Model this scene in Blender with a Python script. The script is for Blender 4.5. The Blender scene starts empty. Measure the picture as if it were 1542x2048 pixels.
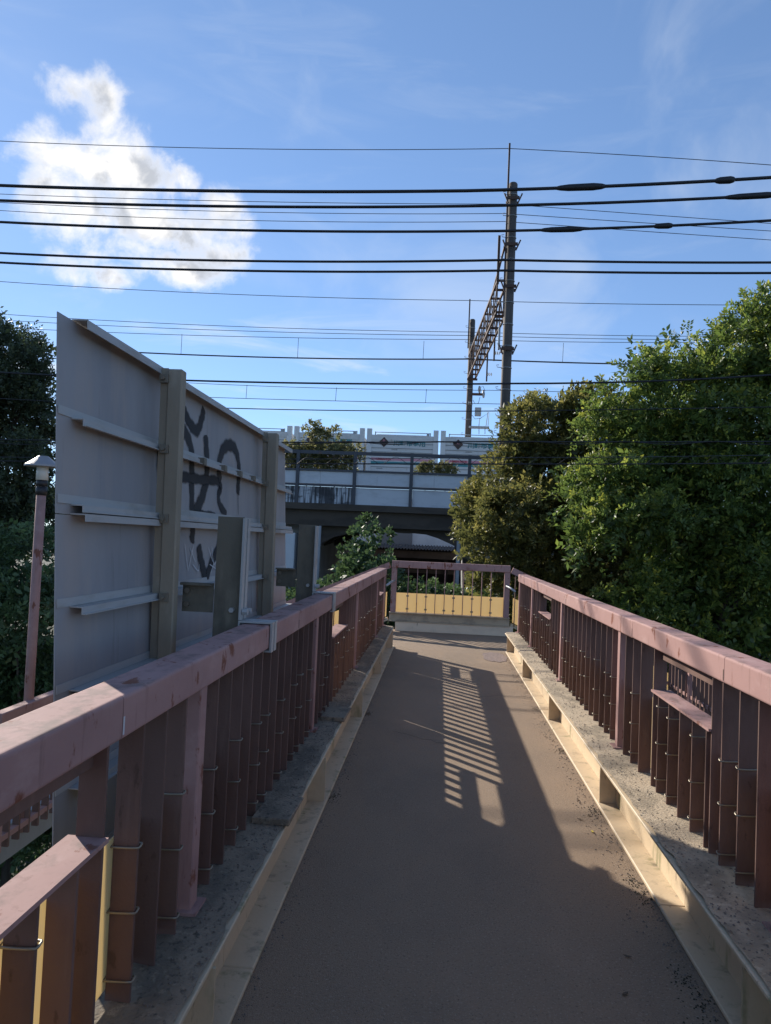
import bpy, bmesh, math, random
import numpy as np
from mathutils import Vector, Matrix
random.seed(7); rng = np.random.default_rng(11)
S = bpy.context.scene; COL = S.collection
R_ = math.radians

# ------------------------------------------------------------------ camera
# world: +Y runs along the footbridge, +X right, Z up, deck surface z = 0
F, EYE = 1480.0, 1.5                        # focal length in photo pixels (1542 x 2048), eye height
def axes():
    v = np.array([(879-771)/F, -(1085-1024)/F, -1.0]); v /= np.linalg.norm(v)
    r = R_(2.3); u = np.array([math.sin(r), math.cos(r), 0]); u -= v*(u@v); u /= np.linalg.norm(u)
    return np.array([np.cross(v, u), v, u])
RM = axes()
cam = bpy.data.cameras.new('camera'); cam_ob = bpy.data.objects.new('camera', cam); COL.objects.link(cam_ob)
cam.sensor_fit = 'VERTICAL'; cam.sensor_height = 36; cam.sensor_width = 36; cam.lens = F/2048*36
cam.clip_start = 0.05; cam.clip_end = 2000
cam_ob.matrix_world = Matrix.Translation((0, 0, EYE)) @ Matrix(RM.tolist()).to_4x4()
S.camera = cam_ob
S.render.resolution_x, S.render.resolution_y = 771, 1024
def ray(px, py): return RM @ np.array([(px-771)/F, -(py-1024)/F, -1.0])
def at(px, py, Y):                          # a point of the place at distance Y along the bridge
    d = ray(px, py); return Vector((d*(Y/d[1])).tolist()) + Vector((0, 0, EYE))

# ------------------------------------------------------------------ light
SUN_EL, SUN_AZ = R_(27.0), R_(41.5)          # azimuth measured from +Y towards -X
sund = Vector((-math.sin(SUN_AZ)*math.cos(SUN_EL), math.cos(SUN_AZ)*math.cos(SUN_EL), math.sin(SUN_EL)))
sl = bpy.data.lights.new('sun', 'SUN'); sl.energy = 3.2; sl.angle = R_(0.53); sl.color = (1.0, .93, .82)
so = bpy.data.objects.new('sun', sl); COL.objects.link(so)
so.rotation_euler = (-sund).to_track_quat('-Z', 'Y').to_euler(); so.location = (-20, 20, 30)
S.view_settings.view_transform = 'Standard'; S.view_settings.look = 'None'
S.view_settings.exposure = 1.1; S.view_settings.gamma = 1.0; S.view_settings.use_curve_mapping = False
S.render.engine = 'CYCLES'
S.cycles.max_bounces = 7; S.cycles.diffuse_bounces = 3; S.cycles.glossy_bounces = 3; S.cycles.transmission_bounces = 4; S.cycles.transparent_max_bounces = 8

W = bpy.data.worlds.new('World'); S.world = W; W.use_nodes = True
def build_world():
    nt = W.node_tree; N = nt.nodes; L = nt.links
    for n in list(N): N.remove(n)
    out = N.new('ShaderNodeOutputWorld'); bg = N.new('ShaderNodeBackground'); bg.inputs[1].default_value = 0.112
    L.new(bg.outputs[0], out.inputs[0])
    sky = N.new('ShaderNodeTexSky'); sky.sky_type = 'NISHITA'; sky.sun_disc = False
    sky.sun_elevation = SUN_EL; sky.sun_rotation = -SUN_AZ
    sky.altitude = 1200; sky.air_density = 0.8; sky.dust_density = 0.1; sky.ozone_density = 3.0
    tc = N.new('ShaderNodeTexCoord')
    def mth(op, a, b=None, c=None, clamp=False):
        n = N.new('ShaderNodeMath'); n.operation = op; n.use_clamp = clamp
        for i, x in enumerate((a, b, c)):
            if x is None: continue
            if isinstance(x, (int, float)): n.inputs[i].default_value = x
            else: L.new(x, n.inputs[i])
        return n.outputs[0]
    def vm(op, a, b=None):
        n = N.new('ShaderNodeVectorMath'); n.operation = op
        for i, x in enumerate((a, b)):
            if x is None: continue
            if isinstance(x, tuple): n.inputs[i].default_value = x
            else: L.new(x, n.inputs[i])
        return n
    def noise(vec, sc, det, rough=.6, dist=0.0):
        n = N.new('ShaderNodeTexNoise'); n.inputs['Scale'].default_value = sc; n.inputs['Detail'].default_value = det
        n.inputs['Roughness'].default_value = rough; n.inputs['Distortion'].default_value = dist
        L.new(vec, n.inputs['Vector']); return n.outputs[0]
    def sstep(x, lo, hi, t0=0.0, t1=1.0):
        n = N.new('ShaderNodeMapRange'); n.interpolation_type = 'SMOOTHSTEP'
        L.new(x, n.inputs[0]); n.inputs[1].default_value = lo; n.inputs[2].default_value = hi
        n.inputs[3].default_value = t0; n.inputs[4].default_value = t1; return n.outputs[0]
    D = tc.outputs['Generated']
    # the cumulus: a cluster of lobes at fixed compass directions, edges broken by noise on the sky sphere
    nz = noise(D, 17, 9, .62, .25)
    wob = vm('SCALE', vm('SUBTRACT', None, (.5, .5, .5)).outputs[0]); 
    nvec = N.new('ShaderNodeTexNoise'); nvec.inputs['Scale'].default_value = 9; nvec.inputs['Detail'].default_value = 5
    L.new(D, nvec.inputs['Vector']); L.new(nvec.outputs[1], wob.inputs[0].links[0].from_node.inputs[0]) if wob.inputs[0].links else None
    wob.inputs[3].default_value = 0.05
    DW = vm('ADD', D, wob.outputs[0]).outputs[0]
    lobes = [(140,180,50,38),(190,200,52,52),(215,255,55,48),(250,300,55,60),(120,320,85,52),(85,350,50,52),(210,350,90,60),
             (300,345,75,40),(360,360,32,30),(130,420,85,60),(215,420,85,50),(180,480,100,42),(130,520,60,38),(215,545,55,28),
             (330,450,60,40),(390,470,75,48),(445,455,48,60),(370,535,80,36),(450,510,50,40)]
    field = None
    for (px, py, rx, ry) in lobes:
        d = ray(px, py); d = d/np.linalg.norm(d)
        a = 0.62/F                                      # angular size of one photo pixel out here
        s = vm('SUBTRACT', DW, tuple(d.tolist())).outputs[0]
        q = vm('MULTIPLY', s, (1/(rx*a*1.6), 1/(rx*a*1.6), 1/(ry*a*1.6))).outputs[0]
        f = mth('SUBTRACT', 1.0, vm('DOT_PRODUCT', q, q).outputs[1])
        field = f if field is None else mth('SMOOTH_MAX', field, f, .25)
    dens = mth('ADD', mth('MAXIMUM', field, -1.5), mth('MULTIPLY', mth('SUBTRACT', nz, .5), 4.6))
    cum = mth('MULTIPLY', sstep(dens, -.45, 1.35), .95)
    # thin streaks everywhere on the sky
    st = vm('MULTIPLY', D, (1.6, 1.6, 9.0)).outputs[0]
    wis = noise(st, 2.3, 7, .58, .6)
    st2 = vm('MULTIPLY', D, (2.0, 2.0, 3.0)).outputs[0]
    veil = noise(st2, 1.6, 6, .55, .8)
    sx = N.new('ShaderNodeSeparateXYZ'); L.new(D, sx.inputs[0]); el = sx.outputs[2]
    low = mth('MULTIPLY', sstep(el, .02, .12), sstep(el, .34, .14))
    wisp = mth('MULTIPLY', sstep(wis, .50, .74), mth('ADD', mth('MULTIPLY', low, .85), .10))
    wv = mth('MULTIPLY', sstep(veil, .48, .78), .30)
    thin = mth('MAXIMUM', wisp, wv)
    shade = sstep(noise(D, 20, 5, .55, .3), .44, .62)
    core = sstep(dens, .35, 1.3)
    grey = mth('MULTIPLY', shade, core)
    ccol = N.new('ShaderNodeMix'); ccol.data_type = 'RGBA'; L.new(grey, ccol.inputs[0])
    ccol.inputs[6].default_value = (4.75, 4.65, 4.5, 1); ccol.inputs[7].default_value = (2.5, 2.6, 2.8, 1)
    mx1 = N.new('ShaderNodeMix'); mx1.data_type = 'RGBA'; L.new(thin, mx1.inputs[0]); gm = N.new('ShaderNodeGamma'); gm.inputs[1].default_value = .70; L.new(sky.outputs[0], gm.inputs[0])
    tn_ = vm('MULTIPLY', gm.outputs[0], (.87, 1.04, 1.24)).outputs[0]; L.new(tn_, mx1.inputs[6])
    mx1.inputs[7].default_value = (3.7, 3.95, 4.2, 1)
    mx2 = N.new('ShaderNodeMix'); mx2.data_type = 'RGBA'; L.new(cum, mx2.inputs[0]); L.new(mx1.outputs[2], mx2.inputs[6]); L.new(ccol.outputs[2], mx2.inputs[7])
    L.new(mx2.outputs[2], bg.inputs[0])
build_world()

# ------------------------------------------------------------------ materials
def mat(name, col, rough=.6, metal=0.0, layers=(), bump=0.0, bsc=60.0, rnd=0.0, trans=None, spec=.5, bdet=3):
    """layers: (colour, (sx,sy,sz), lo, hi, amount[, 'top']) noise-masked coats; rnd: value change per object"""
    m = bpy.data.materials.new(name); m.use_nodes = True
    nt = m.node_tree; N = nt.nodes; L = nt.links
    b = N['Principled BSDF']; b.inputs['Roughness'].default_value = rough; b.inputs['Metallic'].default_value = metal
    b.inputs['Specular IOR Level'].default_value = spec
    geo = N.new('ShaderNodeNewGeometry'); P = geo.outputs['Position']
    rgb = N.new('ShaderNodeRGB'); rgb.outputs[0].default_value = (*col, 1); cur = rgb.outputs[0]
    for la in layers:
        c, sc, lo, hi, am = la[:5]
        mp = N.new('ShaderNodeMapping'); mp.inputs['Scale'].default_value = sc; L.new(P, mp.inputs[0])
        nz = N.new('ShaderNodeTexNoise'); nz.inputs['Scale'].default_value = 1; nz.inputs['Detail'].default_value = 6; nz.inputs['Roughness'].default_value = .62
        L.new(mp.outputs[0], nz.inputs['Vector'])
        mr = N.new('ShaderNodeMapRange'); mr.interpolation_type = 'SMOOTHSTEP'; L.new(nz.outputs[0], mr.inputs[0])
        mr.inputs[1].default_value = lo; mr.inputs[2].default_value = hi; mr.inputs[3].default_value = 0; mr.inputs[4].default_value = am
        fac = mr.outputs[0]
        if len(la) > 5:
            sx = N.new('ShaderNodeSeparateXYZ'); L.new(geo.outputs['Normal'], sx.inputs[0])
            tm = N.new('ShaderNodeMapRange'); L.new(sx.outputs[2], tm.inputs[0]); tm.inputs[1].default_value = .5; tm.inputs[2].default_value = .9
            mm = N.new('ShaderNodeMath'); mm.operation = 'MULTIPLY'; L.new(fac, mm.inputs[0]); L.new(tm.outputs[0], mm.inputs[1]); fac = mm.outputs[0]
        mx = N.new('ShaderNodeMix'); mx.data_type = 'RGBA'; L.new(fac, mx.inputs[0]); L.new(cur, mx.inputs[6]); mx.inputs[7].default_value = (*c, 1); cur = mx.outputs[2]
    if rnd:
        oi = N.new('ShaderNodeObjectInfo'); mr = N.new('ShaderNodeMapRange'); L.new(oi.outputs['Random'], mr.inputs[0])
        mr.inputs[3].default_value = 1-rnd; mr.inputs[4].default_value = 1+rnd
        hs = N.new('ShaderNodeHueSaturation'); L.new(cur, hs.inputs['Color']); L.new(mr.outputs[0], hs.inputs['Value']); cur = hs.outputs[0]
    L.new(cur, b.inputs['Base Color'])
    if bump:
        nz = N.new('ShaderNodeTexNoise'); nz.inputs['Scale'].default_value = bsc; nz.inputs['Detail'].default_value = bdet; L.new(P, nz.inputs['Vector'])
        bp = N.new('ShaderNodeBump'); bp.inputs['Strength'].default_value = 1; bp.inputs['Distance'].default_value = bump
        L.new(nz.outputs[0], bp.inputs['Height']); L.new(bp.outputs[0], b.inputs['Normal'])
    if trans:
        tr = N.new('ShaderNodeBsdfTranslucent'); tr.inputs[0].default_value = (*trans[0], 1)
        ms = N.new('ShaderNodeMixShader'); ms.inputs[0].default_value = trans[1]
        L.new(b.outputs[0], ms.inputs[1]); L.new(tr.outputs[0], ms.inputs[2]); L.new(ms.outputs[0], N['Material Output'].inputs[0])
    return m
RUST = (.12, .038, .018); DIRT = (.10, .085, .07)
M = {}
M['rail'] = mat('pink_paint', (.375, .222, .200), .75, spec=.22, layers=[((.28,.155,.14),(2.5,1.2,2.5),.42,.7,.55), ((.46,.30,.27),(9,4,9),.52,.72,.5),
    (DIRT,(14,9,14),.46,.68,.55,'top'), ((.17,.05,.022),(16,9,6),.595,.66,.85), ((.20,.11,.09),(26,26,3),.56,.68,.45), (RUST,(70,70,12),.66,.74,.6)], bump=.0004, bsc=60, rnd=.06)
M['bal'] = mat('rail_paint_shaded', (.165, .098, .080), .75, spec=.25, layers=[((.125,.072,.058),(6,6,2.5),.42,.66,.7), ((.21,.13,.105),(25,25,3),.56,.7,.5),
    ((.07,.04,.03),(30,30,14),.60,.72,.6)], bump=.0008, bsc=120, rnd=.14)  # same paint as the rail, darkened: the balusters' shade is put into the colour
M['cream'] = mat('cream_paint', (.60, .47, .315), .6, layers=[((.47,.36,.24),(3,3,6),.45,.7,.6), ((.20,.19,.085),(8,9,2.2),.55,.72,.75),
    ((.16,.11,.075),(30,22,8),.62,.72,.65), (DIRT,(12,10,12),.55,.72,.5,'top')], bump=.0012, bsc=70, rnd=.05)
M['cream_plain'] = mat('cream_plain', (.76, .58, .41), .65, layers=[((.62,.46,.33),(3,3,5),.45,.7,.6), ((.15,.07,.04),(26,9,3),.66,.74,.8)], bump=.001, bsc=50)
M['tan'] = mat('tan_paint', (.47, .35, .23), .65, layers=[((.26,.20,.14),(6,4,8),.45,.68,.7)], bump=.001, bsc=50)
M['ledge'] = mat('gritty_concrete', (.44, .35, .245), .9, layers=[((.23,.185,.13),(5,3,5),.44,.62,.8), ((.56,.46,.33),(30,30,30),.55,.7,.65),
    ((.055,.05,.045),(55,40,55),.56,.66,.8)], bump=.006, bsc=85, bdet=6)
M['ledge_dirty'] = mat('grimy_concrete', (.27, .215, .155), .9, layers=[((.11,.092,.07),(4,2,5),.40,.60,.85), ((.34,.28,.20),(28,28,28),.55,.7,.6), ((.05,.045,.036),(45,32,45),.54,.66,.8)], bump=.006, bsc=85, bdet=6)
M['deck'] = mat('reddish_asphalt', (.285, .198, .128), .85, layers=[((.235,.168,.113),(1.2,.8,1),.42,.64,.8), ((.33,.228,.15),(2.6,1.1,1),.52,.72,.6),
    ((.44,.36,.28),(110,110,110),.55,.68,.6), ((.07,.05,.036),(95,95,95),.56,.68,.65)], bump=.006, bsc=190, bdet=4)
M['yellow'] = mat('yellow_acrylic', (.74, .59, .38), .35, layers=[((.66,.52,.33),(3,3,5),.45,.7,.4)], trans=((.90,.75,.47), .55))
M['wire'] = mat('dull_wire', (.30, .26, .20), .45, .6)
M['alu'] = mat('sign_aluminium', (.315, .305, .31), .55, .0, layers=[((.235,.235,.25),(1.5,2.0,.7),.42,.66,.75), ((.36,.31,.285),(2,6,.8),.50,.68,.6), ((.13,.12,.115),(8,16,1.2),.60,.76,.6)], bump=.0006, bsc=30)
M['alubar'] = mat('aluminium_bar', (.40, .395, .39), .5, .1, layers=[((.30,.27,.24),(6,3,12),.5,.7,.7)], bump=.0004)
M['galv'] = mat('olive_steel', (.29, .245, .185), .65, .1, layers=[((.20,.165,.12),(3,3,1.4),.42,.68,.7), ((.38,.33,.26),(12,12,5),.56,.72,.5)], bump=.001, bsc=60)
M['galvd'] = mat('dark_olive_steel', (.165, .145, .11), .7, .1, layers=[((.09,.08,.062),(6,6,3),.42,.66,.8), ((.25,.22,.17),(10,10,3),.58,.72,.5)], bump=.001, bsc=60)
M['bolt'] = mat('bolt_steel', (.22, .19, .15), .5, .5)
M['spray'] = mat('black_spray', (.022, .023, .026), .75)
def soften(m):                                  # fuzzy, speckled rim of a sprayed line
    nt = m.node_tree; N = nt.nodes; L = nt.links; b = N['Principled BSDF']
    a = N.new('ShaderNodeAttribute'); a.attribute_name = 'side'
    def mt(op, x, y):
        n = N.new('ShaderNodeMath'); n.operation = op
        for i, k in enumerate((x, y)):
            if isinstance(k, float): n.inputs[i].default_value = k
            else: L.new(k, n.inputs[i])
        return n.outputs[0]
    e = mt('SUBTRACT', 1.0, mt('MULTIPLY', mt('ABSOLUTE', mt('SUBTRACT', a.outputs['Fac'], .5), 0.0), 2.0))
    nz = N.new('ShaderNodeTexNoise'); nz.inputs['Scale'].default_value = 260; nz.inputs['Detail'].default_value = 2
    g = N.new('ShaderNodeNewGeometry'); L.new(g.outputs['Position'], nz.inputs['Vector'])
    al = N.new('ShaderNodeMapRange'); al.interpolation_type = 'SMOOTHSTEP'; al.inputs[1].default_value = .18; al.inputs[2].default_value = .62; al.inputs[4].default_value = .96
    L.new(mt('ADD', e, mt('MULTIPLY', mt('SUBTRACT', nz.outputs[0], .5), .5)), al.inputs[0]); L.new(al.outputs[0], b.inputs['Alpha'])
soften(M['spray'])
M['scratch'] = mat('scratch_white', (.55, .55, .56), .7)
M['lamp_metal'] = mat('lamp_hood', (.30, .28, .28), .45, .5, rnd=0)
M['lamp_glass'] = mat('lamp_glass', (.62, .60, .55), .35)
M['black'] = mat('black_rubber', (.018, .018, .022), .5)
M['cable'] = mat('cable_sheath', (.012, .012, .016), .55)
M['wire_thin'] = mat('thin_wire', (.05, .055, .065), .5, .3)
M['pole'] = mat('pole_concrete', (.095, .075, .062), .8, layers=[((.06,.047,.04),(6,6,.7),.42,.66,.8), ((.15,.125,.105),(9,9,1.4),.58,.74,.5)], bump=.003, bsc=40)
M['rusty'] = mat('rusty_steel', (.085, .05, .038), .75, .2, layers=[((.14,.06,.03),(6,6,6),.5,.68,.7)])
M['grey_steel'] = mat('grey_steel', (.33, .34, .35), .5, .3)
M['fence'] = mat('parapet_steel', (.075, .078, .09), .6, .2, layers=[((.14,.08,.05),(3,3,3),.58,.7,.6)])
M['panel'] = mat('white_panel', (.60, .62, .65), .6, layers=[((.44,.45,.47),(1.1,1,2.5),.45,.7,.6), ((.10,.10,.105),(4,4,1.1),.66,.78,.7)])
M['panel_stain'] = mat('stained_panel', (.50, .52, .55), .7, layers=[((.028,.028,.032),(7.5,3,.38),.44,.55,.94), ((.03,.03,.035),(1.0,1,1.6),.50,.60,.8)])
M['girder'] = mat('girder_steel', (.085, .066, .050), .8, layers=[((.05,.039,.031),(.8,.8,2),.42,.66,.8)])
M['conc'] = mat('concrete', (.33, .33, .33), .85, layers=[((.22,.215,.21),(.9,.9,.5),.42,.68,.8), ((.40,.39,.37),(5,5,2),.55,.72,.5)], bump=.004, bsc=30)
M['cont'] = mat('container_white', (.58, .585, .57), .55, layers=[((.46,.45,.42),(1.2,1,3),.45,.7,.6), ((.30,.24,.17),(6,6,1.2),.62,.74,.6)])
M['contpost'] = mat('container_post', (.62, .62, .60), .55, layers=[(RUST,(5,5,3),.66,.72,.8)], rnd=.04)
M['contline'] = mat('container_rib_shade', (.22, .22, .215), .6)  # dark ribs: the shading along the container side is put into their colour
M['pink'] = mat('container_pink', (.58, .25, .30), .6)
M['teal'] = mat('container_teal', (.05, .22, .24), .6)
M['ink'] = mat('dark_print', (.04, .045, .05), .6)
M['tealink'] = mat('teal_print', (.02, .20, .22), .6)
M['redink'] = mat('red_print', (.40, .05, .06), .6)
M['dia'] = mat('diamond_placard', (.055, .035, .03), .6, layers=[((.12,.06,.04),(4,4,4),.5,.7,.6)])
M['bldg'] = mat('white_cladding', (.66, .68, .70), .6, layers=[((.5,.52,.55),(1,1,.5),.45,.7,.5)])
M['bldg_grey'] = mat('grey_cladding', (.20, .20, .205), .7)
M['brownroof'] = mat('brown_roof', (.11, .085, .07), .8, layers=[((.06,.045,.04),(2,2,2),.45,.7,.6)])
M['dark'] = mat('dark_timber', (.035, .028, .025), .85)
M['bark'] = mat('bark', (.07, .055, .04), .9, layers=[((.035,.028,.02),(9,9,2.5),.45,.65,.8)], bump=.01, bsc=25)
M['ground'] = mat('earth', (.05, .048, .032), .95, layers=[((.03,.042,.018),(.6,.6,.6),.42,.62,.9), ((.07,.062,.05),(4,4,4),.55,.7,.5)], bump=.03, bsc=6)
M['road'] = mat('asphalt', (.05, .05, .052), .9, bump=.004, bsc=80)
M['stone'] = mat('grit', (.17, .14, .12), .9, rnd=.2)
M['moss'] = mat('moss', (.045, .043, .026), .95)
M['patch'] = mat('pale_patch', (.26, .19, .165), .85, layers=[((.11,.08,.075),(40,40,40),.45,.6,.9)], bump=.003, bsc=150)
def leaf_mat(name, c0, c1, c2, tr=.32, rough=.38):
    m = bpy.data.materials.new(name); m.use_nodes = True; nt = m.node_tree; N = nt.nodes; L = nt.links
    b = N['Principled BSDF']; b.inputs['Roughness'].default_value = rough; b.inputs['Specular IOR Level'].default_value = .55
    a = N.new('ShaderNodeAttribute'); a.attribute_name = 'tint'
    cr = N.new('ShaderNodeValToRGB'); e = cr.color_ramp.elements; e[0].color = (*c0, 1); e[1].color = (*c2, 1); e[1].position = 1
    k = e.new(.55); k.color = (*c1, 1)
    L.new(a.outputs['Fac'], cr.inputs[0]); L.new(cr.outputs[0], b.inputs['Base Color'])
    tr_ = N.new('ShaderNodeBsdfTranslucent'); L.new(cr.outputs[0], tr_.inputs[0])
    ms = N.new('ShaderNodeMixShader'); ms.inputs[0].default_value = tr
    L.new(b.outputs[0], ms.inputs[1]); L.new(tr_.outputs[0], ms.inputs[2]); L.new(ms.outputs[0], N['Material Output'].inputs[0])
    return m
M['leafA'] = leaf_mat('leaf_olive', (.070,.080,.028), (.18,.178,.052), (.42,.35,.10), .52, .45)
M['leafB'] = leaf_mat('leaf_green', (.062,.102,.030), (.15,.215,.048), (.48,.47,.07), .54, .42)
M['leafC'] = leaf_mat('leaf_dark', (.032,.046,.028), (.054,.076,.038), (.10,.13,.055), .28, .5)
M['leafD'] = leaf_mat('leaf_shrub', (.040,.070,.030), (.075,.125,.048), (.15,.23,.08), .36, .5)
M['leafE'] = leaf_mat('leaf_vine', (.09,.105,.045), (.20,.20,.08), (.36,.31,.14), .5, .5)

# ------------------------------------------------------------------ helpers
WL = {}                                       # world location of every object's origin (no rotations are used)
def reg(o, loc, parent=None):
    COL.objects.link(o); o.location = loc; WL[o] = Vector(loc)
    if parent is not None:
        o.parent = parent; o.matrix_parent_inverse = Matrix.Translation(-WL[parent])
    return o
def tag(o, label=None, cat=None, group=None, kind=None):
    for k, v in (('label', label), ('category', cat), ('group', group), ('kind', kind)):
        if v: o[k] = v
    return o
def thing(name, label, cat, loc, group=None):
    return tag(reg(bpy.data.objects.new(name, None), loc), label, cat, group)
class MB:
    def __init__(s): s.v = []; s.f = []
    def add(s, vs, fs):
        n = len(s.v); s.v += [tuple(p) for p in vs]; s.f += [tuple(i+n for i in f) for f in fs]; return s
    def box(s, x0, x1, y0, y1, z0, z1):
        return s.add([(x0,y0,z0),(x1,y0,z0),(x1,y1,z0),(x0,y1,z0),(x0,y0,z1),(x1,y0,z1),(x1,y1,z1),(x0,y1,z1)],
                     [(3,2,1,0),(4,5,6,7),(0,1,5,4),(1,2,6,5),(2,3,7,6),(3,0,4,7)])
    def ext(s, pts, a0, a1, axis='y'):         # closed outline swept along an axis
        n = len(pts)
        mk = {'y': lambda p, a: (p[0], a, p[1]), 'x': lambda p, a: (a, p[0], p[1]), 'z': lambda p, a: (p[0], p[1], a)}[axis]
        return s.add([mk(p, a0) for p in pts] + [mk(p, a1) for p in pts],
                     [tuple(range(n)), tuple(range(2*n-1, n-1, -1))] + [(i, n+i, n+(i+1) % n, (i+1) % n) for i in range(n)])
    def tube(s, pts, r, n=6, caps=True):
        pts = [Vector(p) for p in pts]; rs = r if isinstance(r, (list, tuple)) else [r]*len(pts)
        vs = []; prev = None
        for i, p in enumerate(pts):
            t = (pts[min(i+1, len(pts)-1)] - pts[max(i-1, 0)]).normalized()
            ref = Vector((0, 0, 1)) if abs(t.z) < .95 else Vector((0, 1, 0))
            a = t.cross(ref).normalized() if prev is None else (prev - t*prev.dot(t)).normalized()
            prev = a; b = t.cross(a)
            for k in range(n):
                w = 2*math.pi*k/n; vs.append(p + (a*math.cos(w) + b*math.sin(w))*rs[i])
        fs = [(i*n+k, i*n+(k+1) % n, (i+1)*n+(k+1) % n, (i+1)*n+k) for i in range(len(pts)-1) for k in range(n)]
        if caps: fs += [tuple(range(n-1, -1, -1)), tuple((len(pts)-1)*n+k for k in range(n))]
        return s.add(vs, fs)
    def bar(s, a, b, w, h, up=(0, 0, 1)):
        a, b = Vector(a), Vector(b); t = (b-a).normalized(); u = Vector(up)
        x = t.cross(u); x = x.normalized() if x.length > 1e-4 else Vector((1, 0, 0)); z = x.cross(t)
        c = [(x*(i*w/2) + z*(j*h/2)) for i, j in ((-1,-1),(1,-1),(1,1),(-1,1))]
        return s.add([a+k for k in c] + [b+k for k in c], [(3,2,1,0),(4,5,6,7),(0,1,5,4),(1,2,6,5),(2,3,7,6),(3,0,4,7)])
    def mesh(s, name, m, smooth=False, bev=0, seg=1):
        me = bpy.data.meshes.new(name); me.from_pydata(s.v, [], s.f)
        bm = bmesh.new(); bm.from_mesh(me); bmesh.ops.recalc_face_normals(bm, faces=bm.faces)
        if bev: bmesh.ops.bevel(bm, geom=list(bm.edges), offset=bev, segments=seg, affect='EDGES', profile=.6)
        bm.to_mesh(me); bm.free()
        if smooth: me.polygons.foreach_set('use_smooth', [True]*len(me.polygons))
        me.materials.append(M[m]); return me
    def build(s, name, m, parent=None, smooth=False, bev=0, seg=1, loc=None):
        o = bpy.data.objects.new(name, s.mesh(name, m, smooth, bev, seg)); return reg(o, loc or (0, 0, 0), parent)
def put(name, me, parent, loc): return reg(bpy.data.objects.new(name, me), loc, parent)
def box(x0, x1, y0, y1, z0, z1): return MB().box(x0, x1, y0, y1, z0, z1)
def rsec(x0, x1, z0, z1, r=.012, n=3):         # rounded rectangle outline
    out = []
    for cx, cz, a0 in ((x1-r, z1-r, 0), (x0+r, z1-r, 90), (x0+r, z0+r, 180), (x1-r, z0+r, 270)):
        for k in range(n+1):
            a = R_(a0+90*k/n); out.append((cx+r*math.cos(a), cz+r*math.sin(a)))
    return out

# ------------------------------------------------------------------ the setting: ground, deck
GZ = -5.6
g = MB()
xs = np.concatenate([np.linspace(-700,-40,12), np.linspace(-38,38,39), np.linspace(40,700,12)])
ys = np.concatenate([np.linspace(-300,-20,8), np.linspace(-18,62,41), np.linspace(70,1200,12)])
hz = lambda x, y: GZ + (.12*math.sin(x*.7+y*.3)+.08*math.sin(x*.31-y*.9) if abs(x) < 36 and -16 < y < 60 else 0)
g.v = [(float(x), float(y), hz(x, y)) for y in ys for x in xs]
g.f = [(j*len(xs)+i, j*len(xs)+i+1, (j+1)*len(xs)+i+1, (j+1)*len(xs)+i) for j in range(len(ys)-1) for i in range(len(xs)-1)]
tag(g.build('ground', 'ground', smooth=True), kind='structure')
tag(box(-300, 300, 24.5, 30.5, GZ-.1, GZ+.25).build('road', 'road'), kind='structure')

XL, XR = -.575, .98                            # inner edges of the two kerb channels at deck level
Y0, Y1, YG = -2.2, 10.5, 12.45                 # bridge starts behind the viewer, side railings end, end railing
dk = tag(MB().ext([(-.80,-.30),(1.20,-.30),(1.20,-.01),(1.12,0),(-.74,0),(-.80,-.01)], Y0, 10.6).build('bridge_deck', 'deck'), kind='structure')
lp = box(-1.9, 2.3, 10.6, 12.6, -.30, -.002).build('landing_deck', 'deck'); tag(lp, kind='structure')
# repair patch and thin dark brown lines on the deck
pm = MB(); n = 22
pm.v = [(.80+.17*math.cos(2*math.pi*k/n)*(1+.12*math.sin(5*k)), 10.05+.42*math.sin(2*math.pi*k/n)*(1+.1*math.cos(3*k)), .004) for k in range(n)]; pm.f = [tuple(range(n))]
pm.build('patch', 'patch', dk)
for (xa, ya, xb, yb) in ((-.3,5.9,.1,5.6),(.3,7.35,.97,7.6)):
    s = MB(); P = [Vector((xa+(xb-xa)*t+random.uniform(-.02,.02), ya+(yb-ya)*t+random.uniform(-.03,.03), .004)) for t in np.linspace(0,1,9)]
    s.v = [(p.x, p.y-.003, .0035) for p in P] + [(p.x, p.y+.003, .0035) for p in P]; s.f = [(i, i+1, i+10, i+9) for i in range(8)]
    s.build('thin_line', 'bark', dk)
# piers that carry the bridge
for i, y in enumerate((1.0, 11.6)):
    t = thing('bridge_pier', ['plain concrete pier under the near end of the footbridge', 'plain concrete pier under the far landing'][i], 'pier', (.2, y, GZ-.1), 'piers under the footbridge')
    MB().tube([(.2, y, GZ-.1), (.2, y, -.85)], .38, 20).build('shaft', 'conc', t, True)
    box(-.65, 1.05, y-.35, y+.35, -.87, -.30).build('cap', 'conc', t, bev=.02)

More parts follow.
